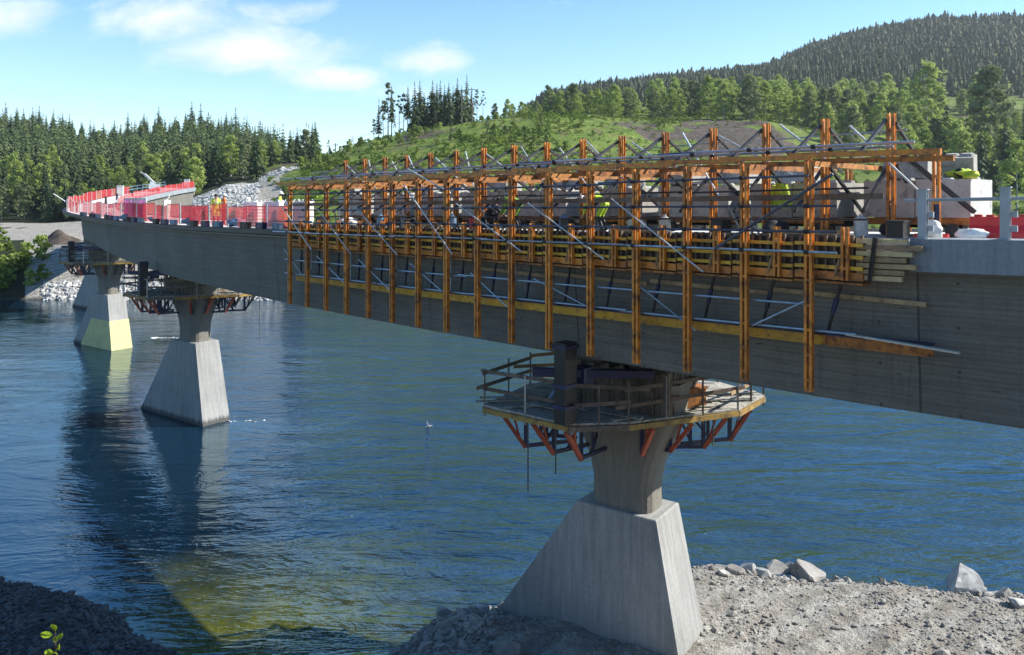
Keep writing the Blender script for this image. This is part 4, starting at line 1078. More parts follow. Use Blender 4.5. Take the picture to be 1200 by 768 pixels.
# ------------------------------------------------------------------ edge beam gantry
NF = 16; SP = 1.504; SF = -7.25
def channels(mb, x, y, z0, z1, gap=.055, w=.062, dep=.13, mi=0):
    for sx in (-1, 1):
        cx = x + sx * (gap / 2 + w / 2)
        web = cx - sx * (w / 2 - .012)
        mb.box((web, y, (z0 + z1) / 2), (.024, dep, z1 - z0), 0, mi)
        for sy in (-1, 1): mb.box((cx + sx * .012, y + sy * (dep / 2 - .012), (z0 + z1) / 2), (w - .024, .024, z1 - z0), 0, mi)
    z = z0 + .25
    while z < z1:
        mb.box((x, y, z), (gap - .004, .09, .06), 0, mi); z += .55
def build_gantry():
    # one frame, then copies; local x runs along the bridge, y outwards, z up from the gantry datum
    root = None
    for i in range(NF):
        s = SF + SP * i
        lab = f'orange steel trestle with hanging post and tall deck post, {ORD[i]} from the right end' if i < NF - 1 else 'last orange steel trestle at the far left end of the gantry'
        loc = (*xy(s, 0), zform(s)); rz = heading(s) + math.pi / 2
        if root is None:
            root = thing('formwork_trestle', lab, 'formwork trestle', loc, rz, 'trestles of the edge beam gantry')
            root['_o'] = (0, 0, 0)
            m = MB(); channels(m, 0, 3.35, -3.34, 1.74); m.build('hanging_post', M_ORANGE, root)
            m = MB(); channels(m, -1.05, 1.25, .02, 2.86); m.build('tall_post', M_ORANGE, root)
            m = MB(); channels(m, -.55, -1.7, .02, 1.7); m.build('rear_post', M_ORANGE2, root)
            m = MB(); m.bar((-.95, 1.25, 2.72), (-.95, 2.95, 1.9), .07, .07); m.bar((-.95, 2.86, 1.94), (-.95, 2.98, 1.88), .1, .1); m.build('outer_strut', M_STRUT, root)
            m = MB(); m.bar((-1.14, 1.2, 2.62), (-1.14, -.55, 1.84), .07, .07); m.build('inner_strut', M_STRUT, root)
            m = MB(); m.bar((-.92, 1.15, 1.62), (-.92, 2.7, .62), .065, .065); m.build('lower_brace', M_STRUT, root)
            m = MB(); m.bar((-1.16, 1.2, 1.66), (-1.16, -1.5, .28), .07, .07); m.build('lower_brace', M_STRUT, root)
            m = MB(); m.bar((-.14, 3.45, 1.66), (-.14, -1.8, 1.66), .07, .12); m.build('cross_beam', M_ORANGE2, root)
            del root['_o']
        else:
            dup(root, loc, rz, lab)
    for k in range(16):  # clamp heads etc. are part of the tubes below
        pass
    # top longitudinal beams, each overlapping the next
    ends = []
    s = -9.85
    i = 0
    while s < 16.2:
        l = 3.0 if i == 0 else 2.15
        ends.append((s, min(s + l, 16.4))); s += l - .45; i += 1
    for i, (a, b) in enumerate(ends):
        for row, (o, dz, mt) in enumerate(((3.35, 0, M_ORANGE), (2.35, -.10, M_ORANGE2))):
            m = MB(); m.bar(PF(a, o, 1.795 + dz), PF(b, o, 1.86 + dz), .05, .085); m.bar(PF(a, o + .09, 1.795 + dz), PF(b, o + .09, 1.86 + dz), .05, .085)
            m.bar(PF(a, o + .045, 1.746 + dz), PF(b, o + .045, 1.811 + dz), .15, .012); m.bar(PF(a, o + .045, 1.844 + dz), PF(b, o + .045, 1.909 + dz), .15, .012)
            tag(m.build('top_beam', mt, None, PF(a, o, 1.8)), f'orange steel beam along the {"front" if row == 0 else "inner"} top of the gantry, {ORD[i]} length from the right end', 'steel beam', f'{"front" if row == 0 else "inner"} top beams')
    # grey tubes lying along the top
    def tube(a, b, oa, ob, za, zb, r, mt, lab, grp, clamps=True, deckrel=False):
        m = MB(); f = PF
        pa, pb = f(a, oa, za), f(b, ob, zb)
        n = max(1, int(abs(b - a) / 3)); prev = pa
        for k in range(1, n + 1):
            t = k / n; nx = f(a + (b - a) * t, oa + (ob - oa) * t, za + (zb - za) * t); m.tube(prev, nx, r, 8); prev = nx
        if clamps:
            for i in range(NF):
                s = SF + SP * i
                if a + .1 < s < b - .1:
                    t = (s - a) / (b - a); pc = f(s, oa + (ob - oa) * t, za + (zb - za) * t)
                    d = (pb - pa).normalized(); m.tube(pc - d * .05, pc + d * .05, r * 1.75, 8, 1)
        o = m.build('scaffold_tube', [mt, M_STRUT], None, pa); tag(o, lab, 'scaffold tube', grp)
        return o
    G = random.Random(3)
    for row, (o, z, mt, txt) in enumerate([(3.1, 2.03, M_GALV, 'front tube lying on the gantry top'), (2.75, 2.06, M_DKTUBE, 'middle tube lying on the gantry top'), (2.1, 2.02, M_GALV, 'inner tube lying on the gantry top')]):
        a = -9.3 + row * .35; i = 0
        while a < 15.5:
            b = min(a + G.uniform(4.6, 6.2), 16.5)
            tube(a, b, o, o + G.uniform(-.1, .1), z, z + .05, .03, mt, f'grey scaffold tube, {txt}, {ORD[i]} length from the right', 'tubes on the gantry top'); a = b - .5; i += 1
    # guard tubes along the front: rows from top to bottom
    rows = [(1.38, 'top'), (.71, 'second'), (.20, 'third'), (-.24, 'fourth'), (-1.45, 'fifth'), (-2.02, 'lowest')]
    for r, (z, txt) in enumerate(rows):
        a = -7.9 + (.6 if r == 0 else 0) + (.2 * r if r > 3 else 0) - (1.3 if r == 5 else 0); i = 0
        while a < 15.0:
            b = min(a + G.uniform(5.2, 6.4), 16.6 if r < 4 else 16.0); o = 3.5 if r < 4 else 3.22
            dz = G.uniform(-.03, .03)
            tube(a, b, o + (i % 2) * .05, o + (i % 2) * .05, z + dz, z + dz + G.uniform(-.03, .03), .027, M_DKTUBE if r in (1, 2, 0) else M_GALV,
                 f'horizontal scaffold tube in the {txt} row along the gantry front, {ORD[i]} length from the right', f'{txt} row of front tubes'); a = b - G.uniform(.2, .5); i += 1
    for r, (z, o, txt) in enumerate([(1.12, 2.45, 'upper'), (.42, 2.5, 'lower')]):
        a = -8.2; i = 0
        while a < 15.0:
            b = min(a + G.uniform(4.2, 6.0), 16.2)
            tube(a, b, o, o, z, z + G.uniform(-.05, .05), .024, M_STRUT, f'dark inner tube in the {txt} row behind the orange posts, {ORD[i]} length from the right', f'{txt} dark inner tubes', False); a = b - .3; i += 1
    # timber handrail plank behind the posts
    a = -8.6; i = 0
    while a < 15.2:
        b = min(a + 4.4, 16.2); m = MB(); m.bar(PF(a, 2.75, .93), PF(b, 2.75, .93), .035, .13)
        tag(m.build('handrail_plank', M_TIMBER_D, None, PF(a, 2.75, .93)), f'weathered timber handrail plank behind the orange posts, {ORD[i]} from the right', 'plank', 'handrail planks'); a = b - .25; i += 1
    # bright slanting braces in front, placed as measured along the gantry
    br = [((329, 240), (365, 293)), ((371, 243), (411, 298)), ((417, 244), (466, 299)), ((473, 216), (530, 298)), ((535, 239), (611, 295)), ((619, 238), (708, 304)), ((716, 233), (824, 319)),
          ((478, 198), (520, 222))]
    for i, (p, q) in enumerate(br):
        sa, sb = s_at(p[0], 3.56), s_at(q[0], 3.56)
        def zz(s, y): x_, y_ = xy(s, 3.56); return EYE + (HY - y) * y_ / F - zform(s)
        m = MB(); m.tube(PF(sa, 3.56, zz(sa, p[1])), PF(sb, 3.56, zz(sb, q[1])), .020, 8)
        tag(m.build('scaffold_tube', M_GALVB, None, PF(sa, 3.56, 0)), f'bright sunlit scaffold tube slanting down to the right across the front, {ORD[i]} from the left' if i < 7 else 'short bright tube slanting above the long left brace', 'scaffold tube', 'bright slanting braces')
    m = MB()
    sa, sb = s_at(977, 3.58), s_at(836, 3.58)
    m.tube(PF(sa, 3.58, zz(sa, 204)), PF(sb, 3.58, zz(sb, 292)), .032, 8)
    tag(m.build('scaffold_tube', M_DKTUBE, None, PF(sa, 3.58, 0)), 'dark long tube slanting up to the right across the two right-hand bays', 'scaffold tube')
    # upper slanting braces between the tall posts (bright on their sunny side)
    for k in range(0, 15):
        s = SF - 1.05 + SP * k
        m = MB(); up = k % 2 == 0
        m.tube(PF(s + .9 + .2 * (k % 3), 1.32, 2.62 + .15 * (k % 2)), PF(s - .75, 1.42 + .8 * (k % 2), 1.5 - .6 * (k % 3 == 0)), .026, 6)
        tag(m.build('scaffold_tube', M_GALVB, None, PF(s, 1.3, 2)), f'bright tube bracing the tall posts above the top beam, {ORD[k]} from the right', 'scaffold tube', 'braces between the tall posts')
    for k in range(0, 16, 3):
        s = SF - 1.05 + SP * k
        m = MB(); m.tube(PF(s - .3, 1.14, 2.45), PF(s + 3.3, 1.14, 2.42), .02, 6)
        tag(m.build('scaffold_tube', M_GALV, None, PF(s, 1.1, 2.4)), f'thin tube tying the tops of the tall posts, {ORD[k // 3]} from the right', 'scaffold tube', 'ties of the tall posts')
    # lower slanting braces
    lb = [((1008 - 53, 348), (880, 382)), ((740, 328), (815, 388)), ((626, 327), (698, 365)), ((551, 320), (594, 360)), ((481, 309), (519, 342)), ((420, 304), (458, 341)), ((371, 300), (405, 333)), ((333, 292), (354, 322))]
    for i, (p, q) in enumerate(lb):
        sa, sb = s_at(p[0], 3.30), s_at(q[0], 3.30)
        def z2(s, y): x_, y_ = xy(s, 3.30); return EYE + (HY - y) * y_ / F - zform(s)
        m = MB(); m.tube(PF(sa, 3.30, z2(sa, p[1])), PF(sb, 3.30, z2(sb, q[1])), .021, 8)
        tag(m.build('scaffold_tube', M_GALV, None, PF(sa, 3.3, -1.7)), f'grey slanting tube over the lower girder face, {ORD[i]} from the right', 'scaffold tube', 'lower slanting braces')
    # edge formwork panels, one per bay
    proto = None
    for i in range(NF + 0):
        s0 = SF + SP * (i - .72); s1 = s0 + SP; sm = (s0 + s1) / 2
        lab = f'edge beam formwork panel of yellow walers over dark boards, {ORD[i]} bay from the right'
        loc = (*xy(sm, 0), zform(sm)); rz = heading(sm) + math.pi / 2
        if proto is None:
            proto = thing('edge_formwork', lab, 'formwork panel', loc, rz, 'edge beam formwork panels'); proto['_o'] = (0, 0, 0); h = SP / 2 + .004
            m = MB(); m.box((0, 2.985, -.42), (SP, .03, .95)); m.build('board_face', M_PLY, proto)
            m = MB()
            x = -h + .07
            while x < h - .04:
                m.box((x, 3.045, -.36), (.055, .08, .93)); x += .19
            m.build('stud_row', M_TIMBER_D, proto)
            for z, hh, mt in ((-.10, .075, M_YELLOW), (-.36, .08, M_YELLOW), (-.60, .08, M_YELLOW), (-.78, .17, M_ORANGE)):
                m = MB(); m.box((0, 3.125, z), (SP - .03, .075, hh)); m.build('waler', mt, proto)
            m = MB(); m.box((0, 2.92, -.93), (SP - .02, .50, .05)); m.build('sole_board', M_ORANGE2, proto)
            m = MB(); channels(m, -.40, 3.23, -.86, .28, .05, .055, .10); m.build('soldier', M_ORANGE, proto)
            m = MB(); m.bar((-.28, 3.23, -.42), (-.12, 3.12, -.88), .05, .05); m.build('kicker', M_TIMBER, proto)
            del proto['_o']
        else: dup(proto, loc, rz, lab)
        # prop down to the lower beam
        pm = thing('push_pull_prop', f'dark push-pull prop slanting below the formwork, {ORD[i]} bay from the right', 'prop', PF(sm, 3.1, -.95), 0, 'push-pull props under the formwork'); pm['_o'] = tuple(PF(sm, 3.1, -.95))
        m = MB(); m.tube(PF(sm - .28, 3.12, -.93), PF(sm + .05, 2.98, -2.0), .035, 6); m.build('tube', M_STRUT, pm)
        m = MB(); m.tube(PF(sm - .17, 3.075, -1.28), PF(sm - .06, 3.028, -1.62), .055, 6); m.build('sleeve', M_NAVY, pm)
        if i % 2 == 0:
            m = MB(); m.tube(PF(sm + .35, 3.14, -.8), PF(sm + .40, 3.12, -1.75 - .35 * (i % 4 == 0)), .018, 6)
            tag(m.build('steel_rod', M_GALV, None, PF(sm, 3.1, -.8)), f'thin pale rod hanging below the formwork, {ORD[i // 2]} from the right', 'rod', 'pale hanging rods')
    # yellow lower timber beams against the girder face
    a = -9.6; i = 0
    while a < 15.4:
        b = min(a + (2.2 if i == 0 else 2.9), 16.0); m = MB(); m.bar(PF(a, 2.93, -2.22), PF(b, 2.93, -2.22), .09, .2); m.bar(PF(a + .06, 2.93, -2.33), PF(b - .06, 2.93, -2.33), .14, .04)
        tag(m.build('timber_beam', M_ORANGE2 if i == 0 else M_YELLOW, None, PF(a, 2.93, -2.2)), ('rust-brown end beam' if i == 0 else 'yellow timber beam') + f' along the lower girder face, {ORD[i]} from the right', 'timber beam', 'lower timber beams')
        m = MB(); m.bar(PF(a, 2.98, -2.09), PF(b - .1, 2.98, -2.09), .34, .03)
        tag(m.build('walkway_board', M_NAVY, None, PF(a, 2.98, -2.1)), f'dark blue walkway board on the lower beams, {ORD[i]} from the right', 'board', 'lower walkway boards'); a = b - .04; i += 1
    m = MB(); m.bar(PF(-10.15, 3.3, -2.14), PF(-8.0, 3.2, -2.02), .14, .035)
    tag(m.build('loose_plank', M_TIMBER_L, None, PF(-10, 3.3, -2.1)), 'pale loose plank sticking out at the lower right end of the gantry', 'plank')
    a = -9.4; i = 0
    while a < 3:
        b = a + 3.3; m = MB(); m.bar(PF(a, 2.66, -1.33), PF(b, 2.64, -1.24), .03, .10)
        tag(m.build('loose_plank', M_TIMBER, None, PF(a, 2.7, -1.3)), f'thin timber plank flat along the girder face below the formwork, {ORD[i]} from the right', 'plank', 'face planks'); a = b + .1; i += 1
    # timber butts at the right end
    t = wthing('timber_stack', 'stack of pale timber ends sticking out at the right end of the formwork', 'timber stack', PF(-8.8, 3, -.9))
    for k, (z, e) in enumerate([(-.02, .0), (-.15, -.28), (-.28, -.1), (-.41, .02), (-.54, -.16), (-.67, .05), (-.80, .1)]):
        m = MB(); m.bar(PF(-9.15 + e, 3.02, z), PF(-8.15, 3.02, z), .14, .10); m.build('plank_end', M_TIMBER if k % 2 else M_TIMBER_Y, t)
    m = MB(); m.bar(PF(-8.55, 3.13, .06), PF(-8.45, 3.16, -.86), .10, .05); m.build('strap', M_BLACK, t)

# ------------------------------------------------------------------ deck furniture
def lego(mb, c, L_, Wd, H, rz):
    mb.box((c[0], c[1], c[2] + H / 2), (L_, Wd, H), rz)
    ca, sa = math.cos(rz), math.sin(rz)
    for a in (-.25, .25):
        x, y = c[0] + ca * L_ * a, c[1] + sa * L_ * a
        mb.tube((x, y, c[2] + H), (x, y, c[2] + H + .07), .17, 10, 0, .13)
def build_blocks():
    H = .88; base = .42
    for k in range(9):
        s0 = -9.75 + 2.95 * k
        col = f'{ORD[k]} block group from the right end'
        # steel table carrying the group
        tb = wthing('counterweight_table', f'low steel table with dark wheels under the {col}', 'steel table', PF(s0 + 1.1, -.5, 0), 'tables under the blocks')
        m = MB()
        for o in (.35, -.6, -1.5): m.bar(PF(s0 - .1, o, base - .09), PF(s0 + 2.4, o, base - .09), .10, .16)
        m.build('bearer', M_ORANGE2, tb)
        m = MB()
        for ss in (s0 + .2, s0 + 1.9):
            for o in (.3, -1.4): m.bar(PF(ss, o, 0), PF(ss, o, base - .16), .12, .12)
            m.bar(PF(ss, .5, .12), PF(ss, -1.6, .12), .1, .14)
        m.bar(PF(s0 + .2, -.2, .25), PF(s0 + 1.9, -1.0, .25), 1.2, .18)
        m.build('leg_frame', M_BLACK, tb)
        for ss in (s0 + .35, s0 + 1.75):
            w = MB(); p = PF(ss, .62, .14); n_ = Vector((-math.cos(heading(ss)), -math.sin(heading(ss)), 0)); w.tube(p - n_ * .05, p + n_ * .05, .15, 12); w.build('wheel', M_BLACK, tb)
        for a in range(2):
            for b in range(2):
                sc_ = s0 + .575 + 1.17 * a; o = -.03 - 1.07 * b
                m = MB(); p = PF(sc_, o, base + .004 * 1); lego(m, p, 1.14, 1.03, H, heading(sc_) + math.pi / 2 + random.uniform(-.02, .02))
                tag(m.build('counterweight_block', M_BLOCK, None, p), f'grey concrete block, lower {"near" if a == 0 else "far"} {"front" if b == 0 else "back"} corner of {col}', 'concrete block', 'concrete counterweight blocks')
        up = [[(1, 1)], [(1, 1)], [(0, 1), (1, 0)], [(1, 1)], [(0, 1), (1, 1)], [(0, 0)], [(1, 1)], [(0, 1)], [(1, 0)]][k]
        for n_, (a, b) in enumerate(up):
            sc_ = s0 + .575 + 1.17 * a; o = -.10 - 1.07 * b
            m = MB(); p = PF(sc_, o, base + H + .075); lego(m, p, 1.05, .8, .50 if k else .42, heading(sc_) + math.pi / 2 + random.uniform(-.12, .12))
            tag(m.build('counterweight_block', M_BLOCK, None, p), f'smaller concrete block on top of the {col}' + (', second one' if n_ else ''), 'concrete block', 'upper counterweight blocks')
    # the tilted one at the right end
    m = MB(); p = PF(-9.35, -.35, base + H + .07); lego(m, p, .62, .72, .46, heading(-9.3) + math.pi / 2 + .1)
    o = m.build('counterweight_block', M_BLOCK, None, p); o.rotation_euler = (R(6), R(-5), 0); o.location.z += .02
    tag(o, 'small tilted concrete block lying on top of the right-end block group', 'concrete block')

def cloth_heap(name, s, o, z, mt, label, cat, sz=(.5, .5, .3), seed=0, mats2=None):
    g = random.Random(seed); bm = bmesh.new(); bmesh.ops.create_icosphere(bm, subdivisions=3, radius=.5)
    ph = [(g.uniform(2, 7), g.uniform(0, 6), Vector((g.gauss(0, 1), g.gauss(0, 1), g.gauss(0, 1))).normalized()) for _ in range(7)]
    for v in bm.verts:
        k = 1 + sum(.10 * math.sin(f * v.co.dot(d) * 3 + p_) for f, p_, d in ph)
        v.co = Vector((v.co.x * sz[0] * k * 2, v.co.y * sz[1] * k * 2, max(-.42, v.co.z) * sz[2] * k * 2 + sz[2] * .84))
    me = bpy.data.meshes.new(name); bm.to_mesh(me); bm.free(); me.materials.append(mt)
    if mats2:
        me.materials.append(mats2)
        for p_ in me.polygons:
            if math.sin(p_.center.x * 14 + p_.center.z * 9) > .55: p_.material_index = 1
    for p_ in me.polygons: p_.use_smooth = True
    ob = bpy.data.objects.new(name, me); COL.objects.link(ob); ob.location = PF(s, o, z) if s < 16 else P(s, o, z); ob.rotation_euler = (0, 0, g.uniform(0, 6))
    return tag(ob, label, cat)
def drape(name, s, o, z, w, h, mt, mt2, label, cat, along=True):
    """a jacket hung up by its shoulders: two sleeves and a body, slightly folded"""
    ob = wthing(name, label, cat, PF(s, o, z))
    t = heading(s); T = Vector((-math.sin(t), math.cos(t), 0)); Nn = Vector((-math.cos(t), -math.sin(t), 0)); p = PF(s, o, z)
    m = MB(); n = 8; rows = []
    for k in range(6):
        f = k / 5; rg = []
        for i in range(16):
            a = 6.283 * i / 16; ww = w * (.34 + .22 * f) * (1 if k else .55); dd = .09 + .05 * math.sin(a * 3 + k)
            rg.append(p + T * ww * math.cos(a) + Nn * dd * math.sin(a) - Vector((0, 0, h * f)))
        rows.append(rg)
    m.ring_loft(rows); m.build('body', mt, ob)
    for sx in (-1, 1):
        m = MB(); a = p + T * w * .3 * sx - Vector((0, 0, .05)); b = a + T * .16 * sx - Vector((0, 0, h * .8)); m.tube(a, b, .085, 8, 0, .06); m.build('sleeve', mt, ob)
    m = MB(); zz = h * .55
    for i in range(16):
        a0, a1 = 6.283 * i / 16, 6.283 * (i + 1) / 16; ww = w * .50
        m.bar(p + T * ww * math.cos(a0) + Nn * .165 * math.sin(a0) - Vector((0, 0, zz)), p + T * ww * math.cos(a1) + Nn * .165 * math.sin(a1) - Vector((0, 0, zz)), .012, .06)
    m.build('reflective_band', mt2, ob)
    return ob

def railing_post(parent, s, o, mt, h=1.02):
    p = P(s, o, .04); t = heading(s)
    m = MB(); rz = t + math.pi / 2
    m.box((p.x, p.y, p.z + h / 2), (.10, .012, h - .02), rz); T = Vector((-math.sin(t), math.cos(t), 0)); Nn = Vector((-math.cos(t), -math.sin(t), 0))
    for sg in (-1, 1):
        q = p + Nn * .06 * sg; m.box((q.x, q.y, p.z + h / 2), (.17, .014, h - .02), rz)
    m.box((p.x, p.y, p.z + h), (.20, .20, .02), rz); m.box((p.x, p.y, p.z + .01), (.24, .24, .02), rz)
    for z in (.22, .5):
        q = p - T * .14; m.box((q.x, q.y, p.z + z), (.12, .07, .12), rz)
    return m.build('post', mt, parent)
def build_deck_items():
    # bridge railing at the right, on the finished edge beam
    rl = wthing('bridge_railing', 'galvanised steel bridge railing on the finished edge beam at the right', 'railing', P(-11, 2.7, .05))
    ss = [s_at(1083, 2.7), s_at(1177, 2.7)]; st = ss[0] - ss[1]
    s = ss[0]; k = 0
    while s > -25: railing_post(rl, s, 2.7, M_RAIL); s -= st; k += 1
    m = MB(); prev = None
    for s in srange(ss[0] + .35, -25, 1.0):
        q = P(s, 2.72, .84)
        if prev is not None: m.tube(prev, q, .038, 10)
        prev = q
    m.build('rail', M_RAIL, rl)
    # things on the deck behind the railing
    cloth_heap('dust_sheet', -9.45, 2.35, 0.02, M_WHITE, 'white crumpled plastic sheet at the foot of the first railing post', 'plastic sheet', (.17, .14, .20), 3)
    for i, (px, o, lab) in enumerate([(1162, 1.4, 'red plastic road barrier behind the two railing posts'), (1200, 1.4, 'red plastic road barrier at the right edge behind the railing')]):
        s = s_at(px, o); t = heading(s); b = wthing('road_barrier', lab, 'road barrier', P(s, o, 0), 'red road barriers'); p = P(s, o, 0); rz = t + math.pi / 2
        m = MB()
        prof = [(-.25, 0), (.25, 0), (.23, .12), (.12, .28), (.10, .46), (-.10, .46), (-.12, .28), (-.23, .12)]
        T = Vector((-math.sin(t), math.cos(t), 0)); Nn = Vector((-math.cos(t), -math.sin(t), 0))
        m.ring_loft([[p + T * x + Nn * a + Vector((0, 0, z)) for a, z in prof] for x in (-.36, -.33, .33, .36)]); m.build('body', M_REDPL, b)
        m = MB()
        for x in (-.22, 0, .22): m.box((p + T * x + Vector((0, 0, .48))), (.14, .11, .05), rz)
        m.build('lug', M_REDPL, b)
    cloth_heap('rubble_bag', s_at(1138, 1.9), 1.9, 0, M_WHITE, 'white torn sacks lying in front of the red barrier', 'sack', (.26, .14, .12), 8)
    m = MB(); p0 = P(s_at(1112, 2.2), 2.2, .06); p1 = P(s_at(1072, 2.2), 2.2, .06); m.bar(p0, p1, .16, .08); m.bar(p0 + Vector((0, 0, .05)), p1 + Vector((0, 0, .05)), .06, .03)
    tag(m.build('warning_board', M_REDPL, None, p0), 'red board lying flat by the first railing post', 'board')
    m = MB(); s = s_at(1098, 1.9); channels(m, 0, 0, 0, 1.9, .05, .05, .10); o = m.build('end_post', M_ORANGE, None, (0, 0, 0)); o.location = P(s, 1.9, .0); o.rotation_euler = (0, 0, heading(s) + math.pi / 2)
    tag(o, 'single orange post at the right end of the gantry', 'post')
    m = MB(); s = s_at(1098, 2.3); m.bar(P(s, 2.3, .02), P(s, 2.3, .75), .08, .08); tag(m.build('prop_post', M_NAVY, None, P(s, 2.3, 0)), 'short dark purple prop standing beside the first railing post', 'prop')
    m = MB(); s = s_at(1056, 1.9); m.bar(P(s, 2.0, 1.9), P(s - 1.2, .9, .55), .09, .09); tag(m.build('end_strut', M_BLACK, None, P(s, 2, 1.9)), 'thick dark strut slanting down behind the first railing post', 'strut')
    # clutter under and between the blocks: hoses, boxes, cans
    G = random.Random(12)
    for i in range(26):
        s = -8.6 + i * .93 + G.uniform(-.2, .2); o = G.uniform(1.0, 2.2); p = PF(s, o, 0); k = i % 5
        if k == 0:
            m = MB(); m.box((p.x, p.y, p.z + .18), (.5, .34, .34), heading(s)); m.box((p.x, p.y, p.z + .37), (.54, .38, .04), heading(s)); ob = m.build('tool_box', M_BLACK, None, p); tag(ob, f'black tool box on the deck behind the formwork, {ORD[i // 5]} from the right', 'tool box', 'tool boxes on the deck')
        elif k == 1:
            m = MB(); m.tube(p, p + Vector((0, 0, .40)), .16, 12); m.tube(p + Vector((0, 0, .40)), p + Vector((0, 0, .46)), .16, 12, 0, .07); m.tube(p + Vector((0, 0, .46)), p + Vector((0, 0, .52)), .05, 8); ob = m.build('gas_can', G.choice([M_GALVB, M_BLUEB, M_REDPL]), None, p); tag(ob, f'round can standing on the deck behind the formwork, {ORD[i // 5]} from the right', 'can', 'cans on the deck')
        elif k == 2:
            m = MB()
            for j in range(5): m.bar(PF(s - .8, o + .1 * j - .2, .06 + .05 * (j % 2)), PF(s + .8, o + .1 * j - .2 + G.uniform(-.15, .15), .06 + .05 * (j % 2)), .07, .05)
            tag(m.build('timber_pile', G.choice([M_TIMBER, M_TIMBER_D]), None, p), f'small pile of timber battens on the deck, {ORD[i // 5]} from the right', 'timber pile', 'batten piles')
        elif k == 3:
            cloth_heap('tarpaulin', s, o, 0, G.choice([M_BLACK, M_DARKCLOTH, M_WHITE]), f'crumpled sheet heaped on the deck behind the formwork, {ORD[i // 5]} from the right', 'tarpaulin', (.34, .24, .2), 40 + i)
        else:
            m = MB()
            for j in range(3):
                q = PF(s + G.uniform(-.3, .3), o, 0); m.bar(q, q + Vector((G.uniform(-.4, .4), G.uniform(-.2, .2), .75)), .05, .05)
            tag(m.build('steel_bar_bundle', M_GALV, None, p), f'few pale bars leaning on the deck clutter, {ORD[i // 5]} from the right', 'bars', 'leaning bars')
    cloth_heap('red_bag', s_at(555, 2.3), 2.3, .02, M_REDPL, 'bright red bag on the deck beside the white-hooded worker', 'bag', (.22, .18, .22), 9)
    # hi-vis jackets left on the works
    drape('jacket', s_at(913, .9), .9, 1.30, .40, .62, M_HIVIS, M_SILVER, 'yellow hi-vis jacket hanging between the tall orange posts on the right', 'jacket')
    cloth_heap('jacket', -9.55, .25, .42 + .88 + .02, M_HIVIS, 'hi-vis yellow jacket thrown over the concrete blocks at the right end', 'jacket', (.34, .24, .11), 17, M_DARKCLOTH)
    # deck left of the gantry
    FG = random.Random(77)
    def fence(s0, s1, o, h, mt, lab, grp, posts=True, z0=.04, cat='mesh fence'):
        f = wthing('mesh_fence', lab, cat, P(s0, o, 0), grp)
        m = MB(); n = 3; h = h * FG.uniform(.86, 1.06)
        for k in range(n):
            a, b = s0 + (s1 - s0) * k / n, s0 + (s1 - s0) * (k + 1) / n; d_ = .02 * math.sin(k * 2 + s0)
            pa, pb = P(a, o, z0), P(b, o, z0); up = Vector((0, 0, h))
            sag = -.05 * h * (1 if k == 1 else .2)
            m.add([pa, pb, pb + up * (1 + d_) , pa + up], [(0, 1, 2, 3)], 0, [[(a, 0), (b, 0), (b, h), (a, h)]])
        m.build('netting', mt, f)
        m = MB(); p = P(s0, o, 0); m.bar(p, p + Vector((0, 0, h + .14)), .05, .05); m.build('post', M_GALVB, f)
        m = MB(); m.tube(P(s0, o, z0 + h), P(s1, o, z0 + h), .02, 5); m.build('top_rail', M_REDPL, f)
        return f
    s = 16.8
    while s < 80:
        w = 2.4; fence(s, s + w - .06, 2.58 - FG.uniform(0, .12), 1.18 if s > 24 else 1.1, FG.choice([M_NET, M_NET, M_NET2, M_NET3]), 'red safety net on the near edge of the deck left of the gantry', 'red nets on the near deck edge'); s += w
    while s < 121:
        fence(s, s + 2.34, 2.58, 1.2, FG.choice([M_NET, M_NET, M_NET2, M_NET3]), 'red safety net along the outer edge where the bridge bends away', 'red nets round the bend'); s += 2.4
    s = 88
    while s < 134:
        fence(s, s + 2.34, -2.6, 1.1, M_NET, 'red safety net along the inner edge of the far deck', 'red nets on the inner deck edge'); s += 2.4
    # purple-netted white gate frames set inside the near fence
    for i, px in enumerate((148, 158)):
        s = s_at(px, 2.2); fr = wthing('gate_frame', f'white framed gate panel with purple netting, {"left" if i == 0 else "right"} one', 'gate panel', P(s, 2.3, 0), 'white gate panels')
        m = MB(); a, b = s, s - 3.4
        for ss in (a, (a + b) / 2, b): m.bar(P(ss, 2.3, 0), P(ss, 2.3, 1.55), .10, .10)
        m.bar(P(a, 2.3, 1.55), P(b, 2.3, 1.55), .09, .09); m.bar(P(a, 2.3, .25), P(b, 2.3, .25), .07, .07); m.build('frame', M_GALVB, fr)
        m = MB(); m.add([P(a, 2.33, .2), P(b, 2.33, .2), P(b, 2.33, 1.5), P(a, 2.33, 1.5)], [(0, 1, 2, 3)], 0, [[(a, 0), (b, 0), (b, 1.3), (a, 1.3)]]); m.build('netting', M_NETP, fr)
    # steel railing on the outermost far stretch
    rl = wthing('steel_railing', 'blue-grey steel railing on the far outer edge beyond the red nets', 'railing', P(122, 2.6, 0))
    for k in range(8):
        m = MB(); p = P(121.5 + 2 * k, 2.6, 0); m.bar(p, p + Vector((0, 0, 1.1)), .08, .08); m.build('post', M_BLUEB, rl)
    for z in (.55, 1.05):
        m = MB()
        for k in range(7): m.tube(P(121.5 + 2 * k, 2.6, z), P(123.5 + 2 * k, 2.6, z), .045, 6)
        m.build('rail', M_BLUEB, rl)
    # machine with raised arm on the far deck
    p = P(127, .4, 0); mc = wthing('concrete_pump', 'small grey machine with a raised arm on the far end of the deck', 'machine', p)
    m = MB(); m.box((p.x, p.y, p.z + .75), (1.7, 1.1, .9), .4); m.box((p.x - .3, p.y, p.z + 1.35), (.8, .9, .5), .4); m.build('body', M_GALVB, mc)
